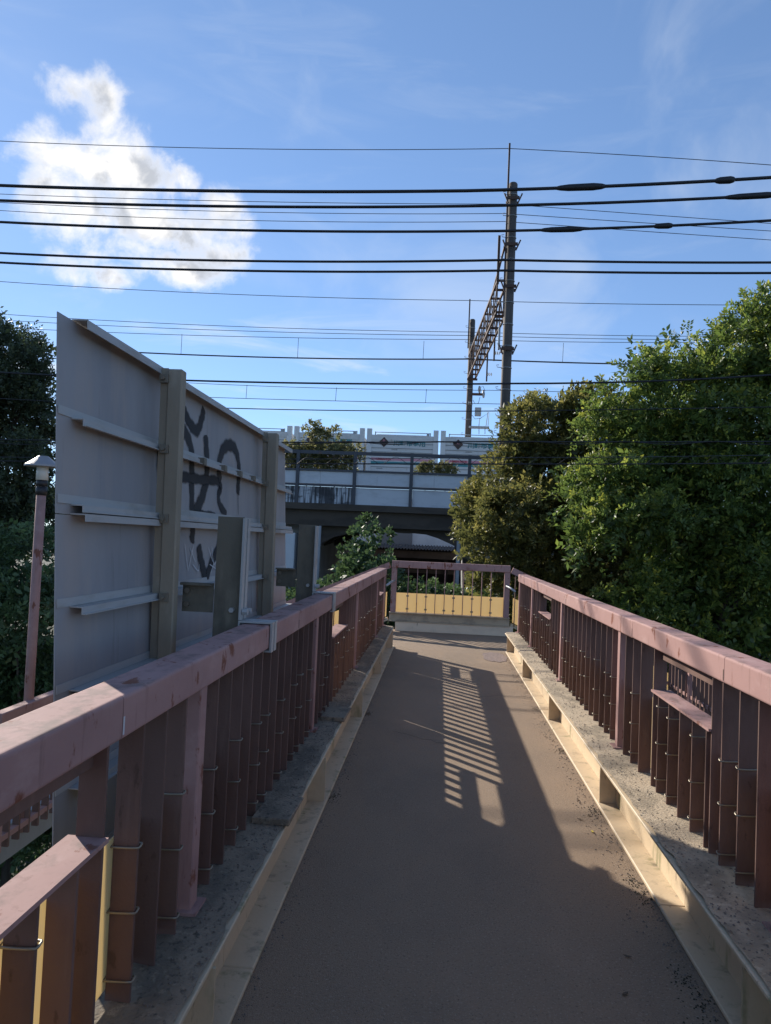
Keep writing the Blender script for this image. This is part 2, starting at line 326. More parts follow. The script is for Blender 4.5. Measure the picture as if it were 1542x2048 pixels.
# ------------------------------------------------------------------ kerb channels
LZ = .285
def kerb(s, xe, xt, label):
    """s=+1 right side, -1 left; xe inner edge of the bottom flange, xt inner edge of the top flange"""
    t = thing('kerb_channel', label, 'kerb', (xe, 0, 0), 'cream kerb channels along the deck')
    X = lambda a: xe + s*a
    def bx(a0, a1, y0, y1, z0, z1, nm, m, **k):
        x0, x1 = sorted((X(a0), X(a1))); return box(x0, x1, y0, y1, z0, z1).build(nm, m, t, **k)
    ys_ = [Y0, 2.9+.35*s, 7.1-.2*s, Y1]
    a1 = s*(xt-xe)
    for ya, yb in zip(ys_[:-1], ys_[1:]):
        bx(0, .115, ya, yb-.004, .004, .022, 'bottom_flange', 'cream', bev=.004)
        bx(.105, .117, ya, yb-.004, .0225, LZ-.022, 'web', 'cream')
        bx(a1, .13, ya, yb-.004, LZ-.0215, LZ-.006, 'top_flange', 'cream', bev=.003)
    # gritty ledge under the railing
    m = MB(); cnt = 180; cols = (a1+.012, .08, .15, .22, .29)
    zz = rng.normal(0, .0022, (cnt+1, len(cols)))
    for j in range(cnt+1):
        y = Y0 + (Y1-Y0)*j/cnt
        for i, a in enumerate(cols):
            jit = float(rng.normal(0, .004)) if i == 0 else 0
            m.v.append((X(a+jit), y, LZ + (.003 if i == 0 else .008) + float(zz[j, i])))
    nc = len(cols); m.f = [(j*nc+i, j*nc+i+1, (j+1)*nc+i+1, (j+1)*nc+i) for j in range(cnt) for i in range(nc-1)]
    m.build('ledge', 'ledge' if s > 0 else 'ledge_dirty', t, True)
    bx(.117, .30, Y0, Y1, -.28, LZ-.007, 'edge_beam', 'cream')
    return t, X
kl, XLf = kerb(-1, XL, -.595, 'cream painted steel kerb channel along the left edge of the walkway')
kr, XRf = kerb(1, XR, .962, 'cream painted steel kerb channel along the sunlit right edge of the walkway')
def stiff(t, X, ylist):
    for y in ylist:
        x0, x1 = sorted((X(.012), X(.104)))
        box(x0, x1, y-.006, y+.006, .0225, LZ-.022).build('stiffener', 'cream', t)
def yof(px, py, X):                            # where a vertical plane x=X is met
    d = ray(px, py); return float(d[1]*X/d[0])
stiff(kr, XRf, [.40, 2.43, 4.48, 6.51, 8.52, 10.47])
stiff(kl, XLf, [.1, 2.12, 4.18, 6.20, 8.22, 10.24])
for i, (y, L_) in enumerate(((3.10, .34), (4.90, .40))):
    m = MB().add([(-.74,y,LZ+.004),(-.578,y,LZ+.004),(-.578,y+L_,LZ+.004),(-.74,y+L_,LZ+.004),(-.74,y,LZ+.034),(-.578,y,LZ+.034),(-.578,y+L_,LZ+.012),(-.74,y+L_,LZ+.012)],
                 [(3,2,1,0),(4,5,6,7),(0,1,5,4),(1,2,6,5),(2,3,7,6),(3,0,4,7)])
    m = m.box(-.590, -.5785, y+.001, y+L_*.4, LZ-.05, LZ+.003) if False else m
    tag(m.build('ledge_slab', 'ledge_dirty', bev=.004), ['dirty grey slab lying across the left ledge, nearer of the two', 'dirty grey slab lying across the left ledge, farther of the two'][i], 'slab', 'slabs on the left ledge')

# ------------------------------------------------------------------ bridge railings
RZ0, RZ1 = 1.0, 1.105
BD, BT = .066, .010                            # baluster depth across the bridge, thickness along it
def tie_mesh():
    m = MB(); d, h = BD/2+.006, BT/2+.006; ring = []
    for k in range(16):
        a = 2*math.pi*k/16; ca, sa = math.cos(a), math.sin(a)
        ring.append((d*max(-1, min(1, 1.35*ca)), h*max(-1, min(1, 1.35*sa)), .0035*math.sin(a+.6)))
    m.tube(ring+[ring[0]], .0030, 5, False); return m.mesh('wire_tie', 'wire', True)
TIE = tie_mesh()
def railing(s, xin, posts, wins, joints, label):
    t = thing('bridge_railing', label, 'railing', (xin, 0, LZ), 'pink side railings of the footbridge')
    X = lambda a: xin + s*a
    XX = lambda a, b: sorted((X(a), X(b)))
    edges = [Y0] + joints + [Y1]
    for a, b in zip(edges[:-1], edges[1:]):
        x0, x1 = XX(0, .125); dz = random.uniform(-.002, .002)
        MB().ext(rsec(x0, x1, RZ0+dz, RZ1+dz, .010, 4), a+.002, b-.002).build('top_rail', 'rail', t)
    x0, x1 = XX(.012, .100)
    for y in posts:
        box(x0, x1, y-.032, y+.032, LZ+.006, RZ0-.001).build('post', 'rail', t, bev=.004)
        xb0, xb1 = XX(-.012, .12); box(xb0, xb1, y-.055, y+.055, LZ+.007, LZ+.016).build('base_plate', 'rail', t)
    full = box(-BD/2, BD/2, -BT/2, BT/2, 0, RZ0-LZ-.006).mesh('baluster', 'bal', bev=.0015)
    WZ = .79
    short = box(-BD/2, BD/2, -BT/2, BT/2, 0, WZ-.012-LZ-.006).mesh('baluster', 'bal', bev=.0015)
    xc = X(.012+BD/2); k = 0
    ps = posts[:]
    gaps = [(ps[i], ps[i+1]) for i in range(len(ps)-1)]
    for a, b in gaps:
        nb = max(1, round((b-a)/.1655)); 
        for i in range(1, nb):
            y = a + (b-a)*i/nb + random.uniform(-.004, .004); w = None
            for (w0, w1) in wins:
                if w0+.03 < y < w1-.03: w = (w0, w1)
                elif abs(y-w0) < .09 or abs(y-w1) < .09: w = 'skip'
            if w == 'skip': continue
            o = put('baluster', short if w else full, t, (xc, y, LZ+.006)); k += 1
            if (k*7 + (3 if s > 0 else 0)) % 5 < 3:
                for h in (.06, .245, .42):
                    put('wire_tie', TIE, o, (xc, y, LZ+h+random.uniform(-.02, .02)))
    for (w0, w1) in wins:
        xa, xb = XX(0, .098); box(xa, xb, w0, w1, WZ-.011, WZ).build('opening_sill', 'rail', t)
        xa, xb = XX(.045, .095); box(xa, xb, w0, w1, RZ0-.05, RZ0-.001).build('opening_lintel', 'bal', t)
        for y in (w0, w1): put('baluster', full, t, (xc, y, LZ+.006))
    for jy in joints:                            # crumbling paint along the butt joints
        xa, xb = XX(-.0006, .0)
        box(xa, xb, jy+.004, jy+.012, RZ0+.012, RZ0+.055).build('paint_scar', 'scratch' if abs(jy-1.72) < .01 else 'rusty', t)
    # yellow sheets tied to the outside of the balusters
    for a, b in gaps:
        xa, xb = XX(.012+BD+.004, .012+BD+.008)
        box(xa, xb, a+.06, b-.06, LZ+.03, .70).build('infill_sheet', 'yellow', t)
    return t
LP = [-2.17, .10, 2.38, 4.64, 6.97, 9.24, 10.46]
RP = [-1.84, .34, 2.52, 4.70, 6.89, 9.06, 10.46]
rl = railing(-1, -.73, LP, [(.85, 1.68), (5.30, 6.12), (9.52, 10.20)], [1.72, 3.92, 6.15, 8.4], 'pink steel railing with flat bars on the left side, signboard brackets strapped to it')
rr = railing(1, 1.12, RP, [(3.13, 3.95), (7.49, 8.32)], [.55, 2.98, 4.35, 6.6, 8.8], 'pink steel railing with flat bars on the sunlit right side, in front of the trees')

# ------------------------------------------------------------------ end railing
er = thing('end_railing', 'pink end railing with thin rods and a low yellow sheet closing the walkway', 'railing', (.2, YG, 0))
GX0, GX1 = -.735, 1.145
MB().ext(rsec(YG-.05, YG+.06, 1.05, 1.165, .012), GX0-.045, GX1+.045, 'x').build('top_rail', 'rail', er)
for x in (GX0, GX1): box(x-.045, x+.045, YG-.035, YG+.04, .305, 1.049).build('post', 'rail', er, bev=.004)
for i in range(10):
    x = -.497 + .1535*i
    o = box(x-.006, x+.006, YG-.018, YG+.03, .305, 1.049).build('rod', 'rail', er)
    if i in (0, 2, 5, 7, 9, 4):
        for z in ((.37, .585) if i != 4 else (.37,)):
            box(x-.022, x+.022, YG-.026, YG-.0185, z-.013, z+.013).build('clip', 'bolt', o)
box(GX0+.046, GX1-.046, YG+.031, YG+.036, .31, .630).build('infill_sheet', 'yellow', er)
MB().ext([(YG-.07,.155),(YG+.07,.155),(YG+.07,.304),(YG-.07,.304),(YG-.07,.292),(YG-.02,.286),(YG-.02,.175),(YG-.07,.168)], GX0-.06, GX1+.06, 'x').build('base_channel', 'tan', er)
ck = MB(); xs_ = np.linspace(GX0+.09, GX1+.10, 40)
ck.ext([(YG-.055,-.002),(YG+.05,-.002),(YG+.05,.154),(YG-.055,.154)], GX0+.05, GX1+.12, 'x').build('base_wall', 'cream_plain', er, bev=.006)
for s, x in ((-1, GX0), (1, GX1)):
    MB().tube([(x-s*.01, YG-.045, .83), (x+s*.05, YG-.12, .80), (x+s*.10, YG-.30, .76)], .02, 8).build('handrail_stub', 'grey_steel', er, True)
# flanking side rails of the landing stairs, with yellow sheets
for s, lab in ((-1, 'pink stair railing running down to the left from the end landing'), (1, 'pink stair railing running down to the right from the end landing')):
    x0 = GX0-.05 if s < 0 else GX1+.05
    t = thing('stair_railing', lab, 'railing', (x0, YG, 0), 'stair railings beside the landing')
    L_, dz = 2.9, -1.25
    P = lambda u, z: (x0+s*u*L_, YG+.01, z+u*dz)
    MB().bar(P(.01, 1.10), P(1, 1.10), .10, .10).build('top_rail', 'rail', t)
    MB().bar(P(.01, .20), P(1, .20), .08, .05).build('bottom_rail', 'cream', t)
    sh = MB(); a, b, c, d = P(.02,.25), P(.98,.25), P(.98,.66), P(.02,.66)
    sh.add([a,b,c,d]+[(p[0],p[1]+.005,p[2]) for p in (a,b,c,d)], [(0,1,2,3),(7,6,5,4),(0,4,5,1),(1,5,6,2),(2,6,7,3),(3,7,4,0)]).build('infill_sheet', 'yellow', t)
    for i in range(17):
        p = P((i+.5)/17, 0); box(p[0]-.006, p[0]+.006, YG-.05, YG-.005, p[2]+.2, p[2]+1.05).build('baluster', 'bal', t)
    # near-side rail of the same flight, level corner piece with a yellow sheet
    xe = -.86 if s < 0 else 1.25
    st = thing('stair_flight', ['concrete stair flight going down to the left from the end landing', 'concrete stair flight going down to the right from the end landing'][s > 0], 'stairs', (x0, 11.6, -1.3), 'stair flights beside the landing')
    for i in range(8):
        xa, xb = sorted((x0+s*(.95+i*.27), x0+s*(.95+(i+1)*.27)))
        box(xa, xb, 10.75, 12.35, -.30-.155*(i+1)-.1, -.155*(i+1)).build('step', 'conc', st)
    xa, xb = sorted((x0+s*3.11, x0+s*4.6))
    box(xa, xb, 6.42 if s < 0 else 7.2, 12.6, -1.62, -1.30).build('lower_landing', 'conc', st)
    cx = (xa+xb)/2
    for yy in ((6.9, 11.8) if s < 0 else (7.8, 11.8)): MB().tube([(cx, yy, GZ-.1), (cx, yy, -1.621)], .2, 12).build('support', 'conc', st, True)
    # railing on the lower landing, parallel to the bridge
    lx = -3.66 if s < 0 else 3.75
    t2 = thing('landing_railing', ['pink railing low on the left beside the garden lamp', 'pink barred railing seen through the opening in the right railing'][s > 0], 'railing', (lx, 8, -1.3), 'railings of the lower landings')
    ya, yb = (6.05, 12.3) if s < 0 else (7.3, 12.3)
    box(lx-.05, lx+.05, ya, yb, -.20, -.10).build('top_rail', 'rail', t2, bev=.008)
    box(lx-.02, lx+.02, ya, yb, -.62, -.57).build('mid_rail', 'rail', t2)
    box(lx-.03, lx+.03, ya, yb, -1.22, -1.17).build('bottom_rail', 'rail', t2)
    for i in range(int((yb-ya)/.16)):
        y = ya+.08+i*.16; big = i % 8 == 0
        w = .035 if big else .012
        box(lx-.031 if not big else lx-.04, lx+.031 if not big else lx+.04, y-w, y+w, -1.3, -.201).build('post' if big else 'baluster', 'rail' if big else 'bal', t2)

# ------------------------------------------------------------------ road sign seen from behind
SX, SY0, SY1, SZ0, SZ1 = -1.27, 2.30, 5.86, .10, 2.20
sg = thing('road_sign', 'large grey aluminium road sign seen from behind with black spray graffiti', 'sign', (SX, 4.1, SZ0))
zj = [.10, .32, .93, 1.54, SZ1]
for a, b in zip(zj[:-1], zj[1:]):
    box(SX-.004, SX, SY0, SY1, a+.0015, b-.0015).build('sheet', 'alu', sg)
def zbar(z, nm='stiffener', w=.05, double=False):
    """open aluminium profile: foot on the sheet, web out, lip"""
    sec = [(SX+.001, z-.004), (SX+.042, z-.004), (SX+.042, z-.026), (SX+.058, z-.026), (SX+.058, z-.022), (SX+.046, z-.022), (SX+.046, z+.0), (SX+.001, z+.0)]
    o = MB().ext(sec, SY0+.09, SY1+.03).build(nm, 'alubar', sg)
    MB().ext([(SX+.0012, z+.001), (SX+.004, z+.001), (SX+.004, z+.030), (SX+.0012, z+.030)], SY0+.004, SY1-.004).build('flange', 'alubar', o)
    if double:
        MB().ext([(SX+.001, z-.034), (SX+.052, z-.034), (SX+.052, z-.056), (SX+.056, z-.056), (SX+.056, z-.03), (SX+.001, z-.03)], SY0+.09, SY1+.03).build('lower_lip', 'alubar', o)
    return o
for z, dbl in ((1.865, 0), (1.575, 1), (1.235, 0), (.96, 1), (.64, 0), (.345, 1)): zbar(z, double=dbl)
MB().ext([(SX-.004, SZ1+.0005), (SX+.055, SZ1+.0005), (SX+.055, SZ1-.030), (SX+.050, SZ1-.030), (SX+.050, SZ1+.004), (SX-.004, SZ1+.004)], SY0+.10, SY1+.03).build('top_edge', 'alubar', sg)
def hpost(parent, xc, yc, w, z0, z1, nm, m):   # H section, flanges facing +-X
    t_ = .008
    MB().box(xc-w/2, xc-w/2+t_, yc-w/2, yc+w/2, z0, z1).box(xc+w/2-t_, xc+w/2, yc-w/2, yc+w/2, z0, z1).box(xc-w/2+t_, xc+w/2-t_, yc-t_/2, yc+t_/2, z0, z1).build(nm, m, parent)
SPX = -1.155
for y, w in ((3.05, .064), (4.90, .068)):
    box(SPX+.035-w, SPX+.035, y, y+.055, GZ, 2.19).build('post', 'galv', sg, bev=.005)
    box(SPX+.032-w-.030, SPX+.034-w, y+.012, y+.020, GZ, 2.195).build('post_flange', 'galv', sg)
    xq = SPX+.035-w
    for z in (2.15, 1.85, 1.555, 1.225, .95):
        box(xq-.032, xq+.006, y-.012, y-.0005, z-.022, z+.014).build('clamp', 'bolt', sg)
        MB().tube([(xq-.014, y-.028, z-.004), (xq-.014, y-.0125, z-.004)], .009, 6).build('bolt', 'bolt', sg)
for y in (3.62, 3.98, 4.30, 4.62): box(SX+.035, SX+.068, y-.02, y+.02, 1.838, 1.872).build('clip', 'bolt', sg)
for y in (3.98, ): box(SX+.035, SX+.068, y-.03, y+.03, 1.515, 1.58).build('clip', 'bolt', sg)
# sprayed strokes on the sheet
LEAN = .053                                    # the whole sign leans outwards, its foot nearer the bridge
def stroke(pix, w, nm='graffiti', m='spray', off=.0015):
    P = []
    for px, py in pix:
        d = ray(px, py); k = (SX+LEAN*(2.2-EYE))/(d[0]+LEAN*d[2]); P.append(Vector((SX+off, d[1]*k, EYE+d[2]*k)))
    Q = []
    for i in range(len(P)-1):
        p0, p1, p2, p3 = P[max(i-1, 0)], P[i], P[i+1], P[min(i+2, len(P)-1)]
        for t in np.linspace(0, 1, 7)[:-1]:
            Q.append(.5*((2*p1)+(p2-p0)*t+(2*p0-5*p1+4*p2-p3)*t*t+(3*p1-p0-3*p2+p3)*t**3))
    Q.append(P[-1]); mb = MB(); n = len(Q)
    for lay, (ww, dx) in enumerate(((w, 0),)):
        for i, q in enumerate(Q):
            tn = (Q[min(i+1, n-1)]-Q[max(i-1, 0)]).normalized(); nn = Vector((0, -tn.z, tn.y))
            e = ww*.5*(1+.10*math.sin(i*1.7))*min(1, .55+.3*min(i, n-1-i))
            mb.v += [tuple(q+nn*e), tuple(q-nn*e)]
        mb.f = [(2*i, 2*i+1, 2*i+3, 2*i+2) for i in range(n-1)]
    o = mb.build(nm, m, sg)
    ea = o.data.attributes.new('side', 'FLOAT', 'POINT'); ea.data.foreach_set('value', [float(k % 2) for k in range(len(mb.v))])
    return o
GP = lambda x, y: (340+x*260/1158, 760+y*260/1158)
for i, (pts, w) in enumerate((
    ([(120,250),(165,370),(240,450),(285,330),(300,250)], .075),
    ([(60,430),(140,480),(190,640),(190,900),(195,1180),(200,1330),(190,1450)], .085),
    ([(315,490),(325,700),(320,900),(270,1080),(215,1180)], .095),
    ([(40,850),(160,870),(300,890),(420,900),(450,960),(430,1010),(440,1110),(500,1200)], .062),
    ([(450,900),(430,800),(460,640),(520,580),(580,620),(610,760),(605,920),(600,1020)], .085),
    ([(200,1195),(300,1200),(400,1210)], .05),
    ([(250,1470),(270,1600),(300,1720),(310,1790)], .09),
    ([(455,1340),(420,1500),(360,1640),(320,1760)], .07),
    ([(-85,520),(-100,700),(-95,900),(-80,1000)], .06),
    ([(600,1000),(603,1200)], .008))):
    stroke([GP(*p) for p in pts], w*1.35, off=.0015+.0004*i)
for i, pts in enumerate(([(122,1460),(150,1700)],[(150,1700),(200,1470)],[(170,1500),(215,1620)],[(190,1640),(240,1700),(250,1640)],[(330,1490),(370,1620)],[(360,1480),(380,1640),(420,1560)],[(340,1640),(420,1700)],[(380,1620),(350,1720)],[(420,1560),(445,1680)])):
    stroke([GP(*p) for p in pts], .006, 'scratch', 'scratch', .0062+.0003*i)
def shear(root, z0, k):
    for o in root.children_recursive:
        if o.type == 'MESH':
            for v in o.data.vertices: v.co.x += k*(z0-max(v.co.z, 0.0))
shear(sg, 2.2, LEAN)
# bracket posts strapped to the left rail
for i, (y, zt) in enumerate(((3.26, 1.575), (5.17, 1.585))):
    t = thing('sign_bracket', ['dark steel bracket post strapped to the left rail, nearer of the two', 'dark steel bracket post strapped to the left rail, farther of the two'][i], 'bracket', (-.93, y, .3), 'brackets between sign and railing')
    box(-.995, -.875, y, y+.010, .30, zt).build('post_face', 'galvd', t)
    box(-.995, -.987, y+.0105, y+.09, .30, zt).build('post_side', 'galvd', t)
    for k in range(2):
        yy = y - .014 + k*.058
        box(-.8715, -.862, yy-.02, yy+.020, 1.12, zt-.005).build('strap_upright', 'alubar', t)
        # band round the rail
        bnd = MB().box(-.8715, -.716, yy-.02, yy+.020, 1.109, 1.117).box(-.7265, -.7175, yy-.02, yy+.020, .985, 1.1085).box(-.872, -.7265, yy-.02, yy+.020, .985, .993).box(-.872, -.864, yy-.02, yy+.020, .9935, 1.1085)
        bnd.build('strap', 'alubar', t)
        MB().tube([(-.86, yy, 1.155), (-.835, yy, 1.155)], .014, 6).build('bolt', 'alubar', t)
    MB().tube([(-.91, y-.02, 1.16), (-.91, y+.03, 1.16)], .012, 6).build('bolt', 'alubar', t)
    box(-1.135, -.996, y-.015, y-.005, 1.145, 1.275).build('arm', 'galvd', t)
    box(-1.135, -.996, y-.055, y-.016, 1.265, 1.275).build('arm_flange', 'galvd', t)
    for z in (1.18, 1.24): MB().tube([(-1.110, y-.035, z), (-1.110, y-.0155, z)], .013, 6).build('bolt', 'bolt', t)

# ------------------------------------------------------------------ lamp on the lower landing
lb = Vector((-3.71, 6.62, -1.30))
t = thing('garden_lamp', 'pink lamp post with a flat conical hood left of the signboard', 'lamp', lb)
MB().tube([lb, lb+Vector((0,0,3.11))], .043, 16).build('post', 'rail', t, True)
MB().tube([lb+Vector((0,0,3.08)), lb+Vector((0,0,3.16))], .050, 16).build('collar', 'black', t, True)
MB().tube([lb+Vector((0,0,3.165)), lb+Vector((0,0,3.22))], .049, 16).build('socket', 'black', t, True)
MB().tube([lb+Vector((0,0,3.221)), lb+Vector((0,0,3.36))], [.055, .050], 16).build('lamp_glass', 'lamp_glass', t, True)
MB().tube([lb+Vector((0,0,3.345)), lb+Vector((0,0,3.36)), lb+Vector((0,0,3.42)), lb+Vector((0,0,3.445))], [.160, .158, .075, .045], 24).build('hood', 'lamp_metal', t)

# ------------------------------------------------------------------ railway viaduct
VY = 32.0
va = thing('railway_viaduct', 'dark railway viaduct with white parapet panels behind the end railing', 'viaduct', (-2, VY, GZ))
px0 = [-16.27, -13.78, -11.29, -8.80, -6.31, -3.80, -1.33, 1.16, 3.65, 6.14, 8.63, 11.12]
ZP0, ZPm, ZP1, ZT = 2.98, 3.78, 4.44, 5.30
for i, x in enumerate(px0): box(x-.07, x+.07, VY-.12, VY+.02, 2.86, ZT).build('parapet_post', 'fence', va)
for a, b in zip(px0[:-1], px0[1:]):
    st = b < -3.0
    box(a+.075, b-.075, VY-.03, VY+.0, ZP0, ZPm-.06).build('panel', 'panel_stain' if st else 'panel', va)
    mid = a + (b-a)*.4
    box(a+.075, mid-.004, VY-.03, VY+.0, ZPm+.065, ZP1-.05).build('panel', 'panel', va)
    box(mid+.004, b-.075, VY-.032, VY-.001, ZPm+.065, ZP1-.05).build('panel', 'panel', va)
    for z, h in ((ZPm, .05), (ZP1, .045), (ZT-.08, .075)): box(a+.0705, b-.0705, VY-.09, VY-.031, z-h, z+h).build('parapet_rail', 'fence', va)
box(-60, 60, VY-.35, VY+.3, 2.70, 2.975).build('deck_edge', 'girder', va)
XA, XB = at(648, 1100, VY+1).x, at(920, 1100, VY+1).x
box(-60, 60, VY-.1, VY+.25, 2.02, 2.699).build('edge_girder', 'girder', va)
hs = [(-9,2.03),(-9,1.2),(XA-.15,1.2),(XA+.1,1.25)]
# arched soffit with haunches over the street
ar = [(XA-.4, 2.03), (XA-.4, 1.1), (XA, 1.15)]
for k in range(13):
    u = k/12; x = XA + (XB-XA)*u; ar.append((x, 1.25 + .62*(1-(abs(2*u-1))**3) + .03*math.sin(u*19)))
ar += [(XB, .9), (XB+.5, .8), (XB+.5, 2.03)]
MB().ext(ar, VY+.3, VY+.9).build('haunch_girder', 'girder', va)
for k, yy in enumerate((3.4, 7.0, 10.6)):
    MB().ext([(x, z+.12 if 1.1 < z < 2 else z) for x, z in ar], VY+yy, VY+yy+.5).build('haunch_girder', 'girder', va)
box(-60, 60, VY+.251, VY+16, 2.04, 2.699).build('deck_slab', 'girder', va)
box(-60, 60, VY+.3, VY+16, 2.70, 3.2).build('ballast', 'conc', va)
for xa, xb in ((-9.6, XA-.41), (XB+.51, 9)):
    box(xa, xb, VY+1.2, VY+15.6, GZ-.1, 2.039).build('pier', 'conc', va)
xw = at(563, 1100, VY).x; xw2 = at(590, 1100, VY).x
box(xw-.5, xw2, VY-.2, VY+1.19, GZ-.1, 1.65).build('abutment', 'bldg', va)
box(xw2+.35, xw2+.75, VY-.05, VY+1.1, GZ-.1, 2.019).build('column', 'girder', va)
xq = at(648, 1100, VY+1).x
MB().tube([(xq, VY-.4, GZ), (xq, VY-.4, 2.0)], .06, 10).build('downpipe', 'conc', va, True)
xq = at(916, 1100, VY).x
MB().tube([(xq, VY-.4, GZ), (xq, VY-.4, 1.6)], .08, 10).build('downpipe', 'conc', va, True)

# ------------------------------------------------------------------ freight train
dg = None
def text_mesh(s, size, m, name, bold=0.0):
    c = bpy.data.curves.new('txt', 'FONT'); c.body = s; c.size = size; c.align_x = 'LEFT'; c.resolution_u = 2; c.extrude = .002; c.offset = bold
    o = bpy.data.objects.new('txt', c); COL.objects.link(o); bpy.context.view_layer.update()
    me = bpy.data.meshes.new_from_object(o.evaluated_get(bpy.context.evaluated_depsgraph_get())); bpy.data.objects.remove(o)
    co = np.zeros(len(me.vertices)*3); me.vertices.foreach_get('co', co); co = co.reshape(-1, 3)
    co = np.stack([co[:, 0], -co[:, 2], co[:, 1]], 1); me.vertices.foreach_set('co', co.ravel().astype(np.float32)); me.update()
    me.name = name; me.materials.clear(); me.materials.append(M[m]); return me
TY = 38.7
kan = text_mesh('川崎市専用', .34, 'tealink', 'lettering', .010)
nums = [text_mesh(s, .17, 'redink', 'serial_number', .006) for s in ('UM8A-907', 'UM8A-911', 'UM8A-923', 'UM8A-9018')]
tiny = text_mesh('12345678', .085, 'ink', 'small_print'); warn = text_mesh('危', .16, 'pink', 'placard_mark')
cz0, cz1 = 4.85, 7.06
wg = thing('flat_wagon', 'container wagon hidden behind the white parapet under the containers', 'wagon', (-3, TY+1.2, 4.0))
box(-13, 9, TY+.1, TY+2.4, 4.45, 4.84).build('frame', 'fence', wg)
for x in (-11, -7, -2, 2, 7): 
    for yy in (TY+.4, TY+1.9): MB().tube([(x, yy, 3.64), (x, yy+.13, 3.64)], .44, 18).build('wheel', 'girder', wg)
def container(x0, x1, i, label):
    t = thing('freight_container', label, 'container', (x0, TY, cz0), 'white containers on the train')
    box(x0+.10, x1-.10, TY+.05, TY+2.35, cz0, cz1-.02).build('body', 'cont', t)
    for a in (x0, x1-.26):
        for yy, zz_ in ((TY, 7.36), (TY+2.2, 7.0)): box(a, a+.26, yy, yy+.20, cz0, zz_).build('corner_post', 'contpost', t)
    box(x0+.27, x1-.27, TY+.02, TY+.049, cz1-.30, cz1-.02).build('top_beam', 'cont', t)
    for z in (6.35, 6.14, 5.35, 6.60): box(x0+.27, x1-.27, TY+.025, TY+.049, z-.014, z+.014).build('rib', 'contline', t)
    MB().tube([(x0+.42, TY+.1, cz1+.13), (x1-.42, TY+.1, cz1+.13)], .022, 6).build('lid_bar', 'grey_steel', t, True)
    for xx in (x0+.42, x1-.45): box(xx, xx+.05, TY+.08, TY+.16, cz1-.02, cz1+.16).build('lid_bracket', 'grey_steel', t)
    box(x1-.62, x1-.47, TY+.06, TY+.2, cz1-.02, cz1+.14).build('latch', 'grey_steel', t)
    box(x0+.5, x1-.5, TY+.3, TY+2.1, cz1-.02, cz1+.05).build('lid', 'cont', t)
    box(x0+.265, x1-.265, TY+.040, TY+.0495, 5.70, 5.83).build('pink_stripe', 'pink', t)
    box(x0+.265, x1-.265, TY+.040, TY+.0495, 5.50, 5.64).build('teal_stripe', 'teal', t)
    xd, zd, r = x0+.92, 6.66, .27
    MB().add([(xd-r,TY+.015,zd),(xd,TY+.015,zd-r),(xd+r,TY+.015,zd),(xd,TY+.015,zd+r),(xd-r,TY+.024,zd),(xd,TY+.024,zd-r),(xd+r,TY+.024,zd),(xd,TY+.024,zd+r)],
             [(0,1,2,3),(7,6,5,4),(0,4,5,1),(1,5,6,2),(2,6,7,3),(3,7,4,0)]).build('placard', 'dia', t)
    put('placard_mark', warn, t, (xd-.08, TY+.010, zd+.02))
    put('lettering', kan, t, (x0+1.42, TY+.03, 6.52)); put('serial_number', nums[i], t, (x0+.55, TY+.036, 5.71))
    put('small_print', tiny, t, (x0+1.3, TY+.04, 6.25)); put('small_print', tiny, t, (x0+.55, TY+.044, 5.24))
    box(x0+.6, x0+.9, TY+.04, TY+.0495, 5.02, 5.05).build('mark', 'ink', t)
    return t
pit = 3.893
for i, lab in enumerate(('white freight container behind the sign, leftmost of the train', 'white freight container partly covered by the leafy branches above the parapet',
                         'white freight container in the middle, between the leafy branches and the rusty corner post', 'white freight container nearest the trees, with a rusty corner post')):
    x0 = -7.94 + pit*(i-1); container(x0, x0+3.77, i, lab)
x0 = -7.94 - 2*pit; 

# ------------------------------------------------------------------ overhead line poles
def pole(base, top, r0, r1, rod, label, steps, grp):
    t = thing('line_pole', label, 'pole', base, grp)
    b, tp = Vector(base), Vector(top)
    MB().tube([b, tp], [r0, r1], 20).build('shaft', 'pole', t, True)
    MB().tube([tp+Vector((0,0,-.001)), tp+Vector((0,0,.06))], [r1, r1*.8], 20).build('cap', 'pole', t)
    x, y = tp.x, tp.y
    rd = r1+.03
    box(x-rd-.05, x-rd+.03, y-.25, y-.17, rod[0], rod[1]).build('top_rod', 'rusty', t)
    z = tp.z - .5; k = 0
    while z > b.z + (tp.z-b.z)*steps:
        rr = r1 + (r0-r1)*(tp.z-z)/(tp.z-b.z)
        MB().tube([(x+(rr+.012)*math.cos(a), y+(rr+.012)*math.sin(a), z) for a in np.linspace(0, 2*math.pi, 17)], .018, 5, False).build('band', 'grey_steel', t)
        MB().tube([(x-rr, y-.1, z), (x-rr-.20, y-.12, z+.02), (x-rr-.24, y-.12, z+.11), (x-rr-.12, y-.12, z+.12)], .016, 5).build('step_iron', 'grey_steel', t)
        z -= .98; k += 1
    return t
A = Vector((2.66, 33.0, GZ-.1)); B = Vector((1.53, 47.0, 3.0))
pa = pole(A, (A.x, A.y, 17.72), .245, .20, (13.1, 19.5), 'tall concrete line pole with brackets rising above the trees, nearer and taller of two', .1, 'overhead line poles')
pb = pole(B, (B.x, B.y, 15.75), .215, .18, (13.9, 17.05), 'concrete line pole behind the containers with small transformer box, farther of two', .1, 'overhead line poles')
pa_x = A.x
for z in (17.0, 14.9, 13.0, 10.2):
    rr = .23
    for yy in (A.y-rr-.07, A.y+rr+.01): box(A.x-rr-.05, A.x+rr+.05, yy, yy+.06, z-.07, z+.07).build('bracket', 'rusty', pa)
    for s_ in (-1, 1): MB().bar((A.x+s_*(rr-.02), A.y-rr-.10, z-.28), (A.x+s_*(rr+.16), A.y-rr-.10, z+.16), .05, .06).build('bracket_arm', 'rusty', pa)
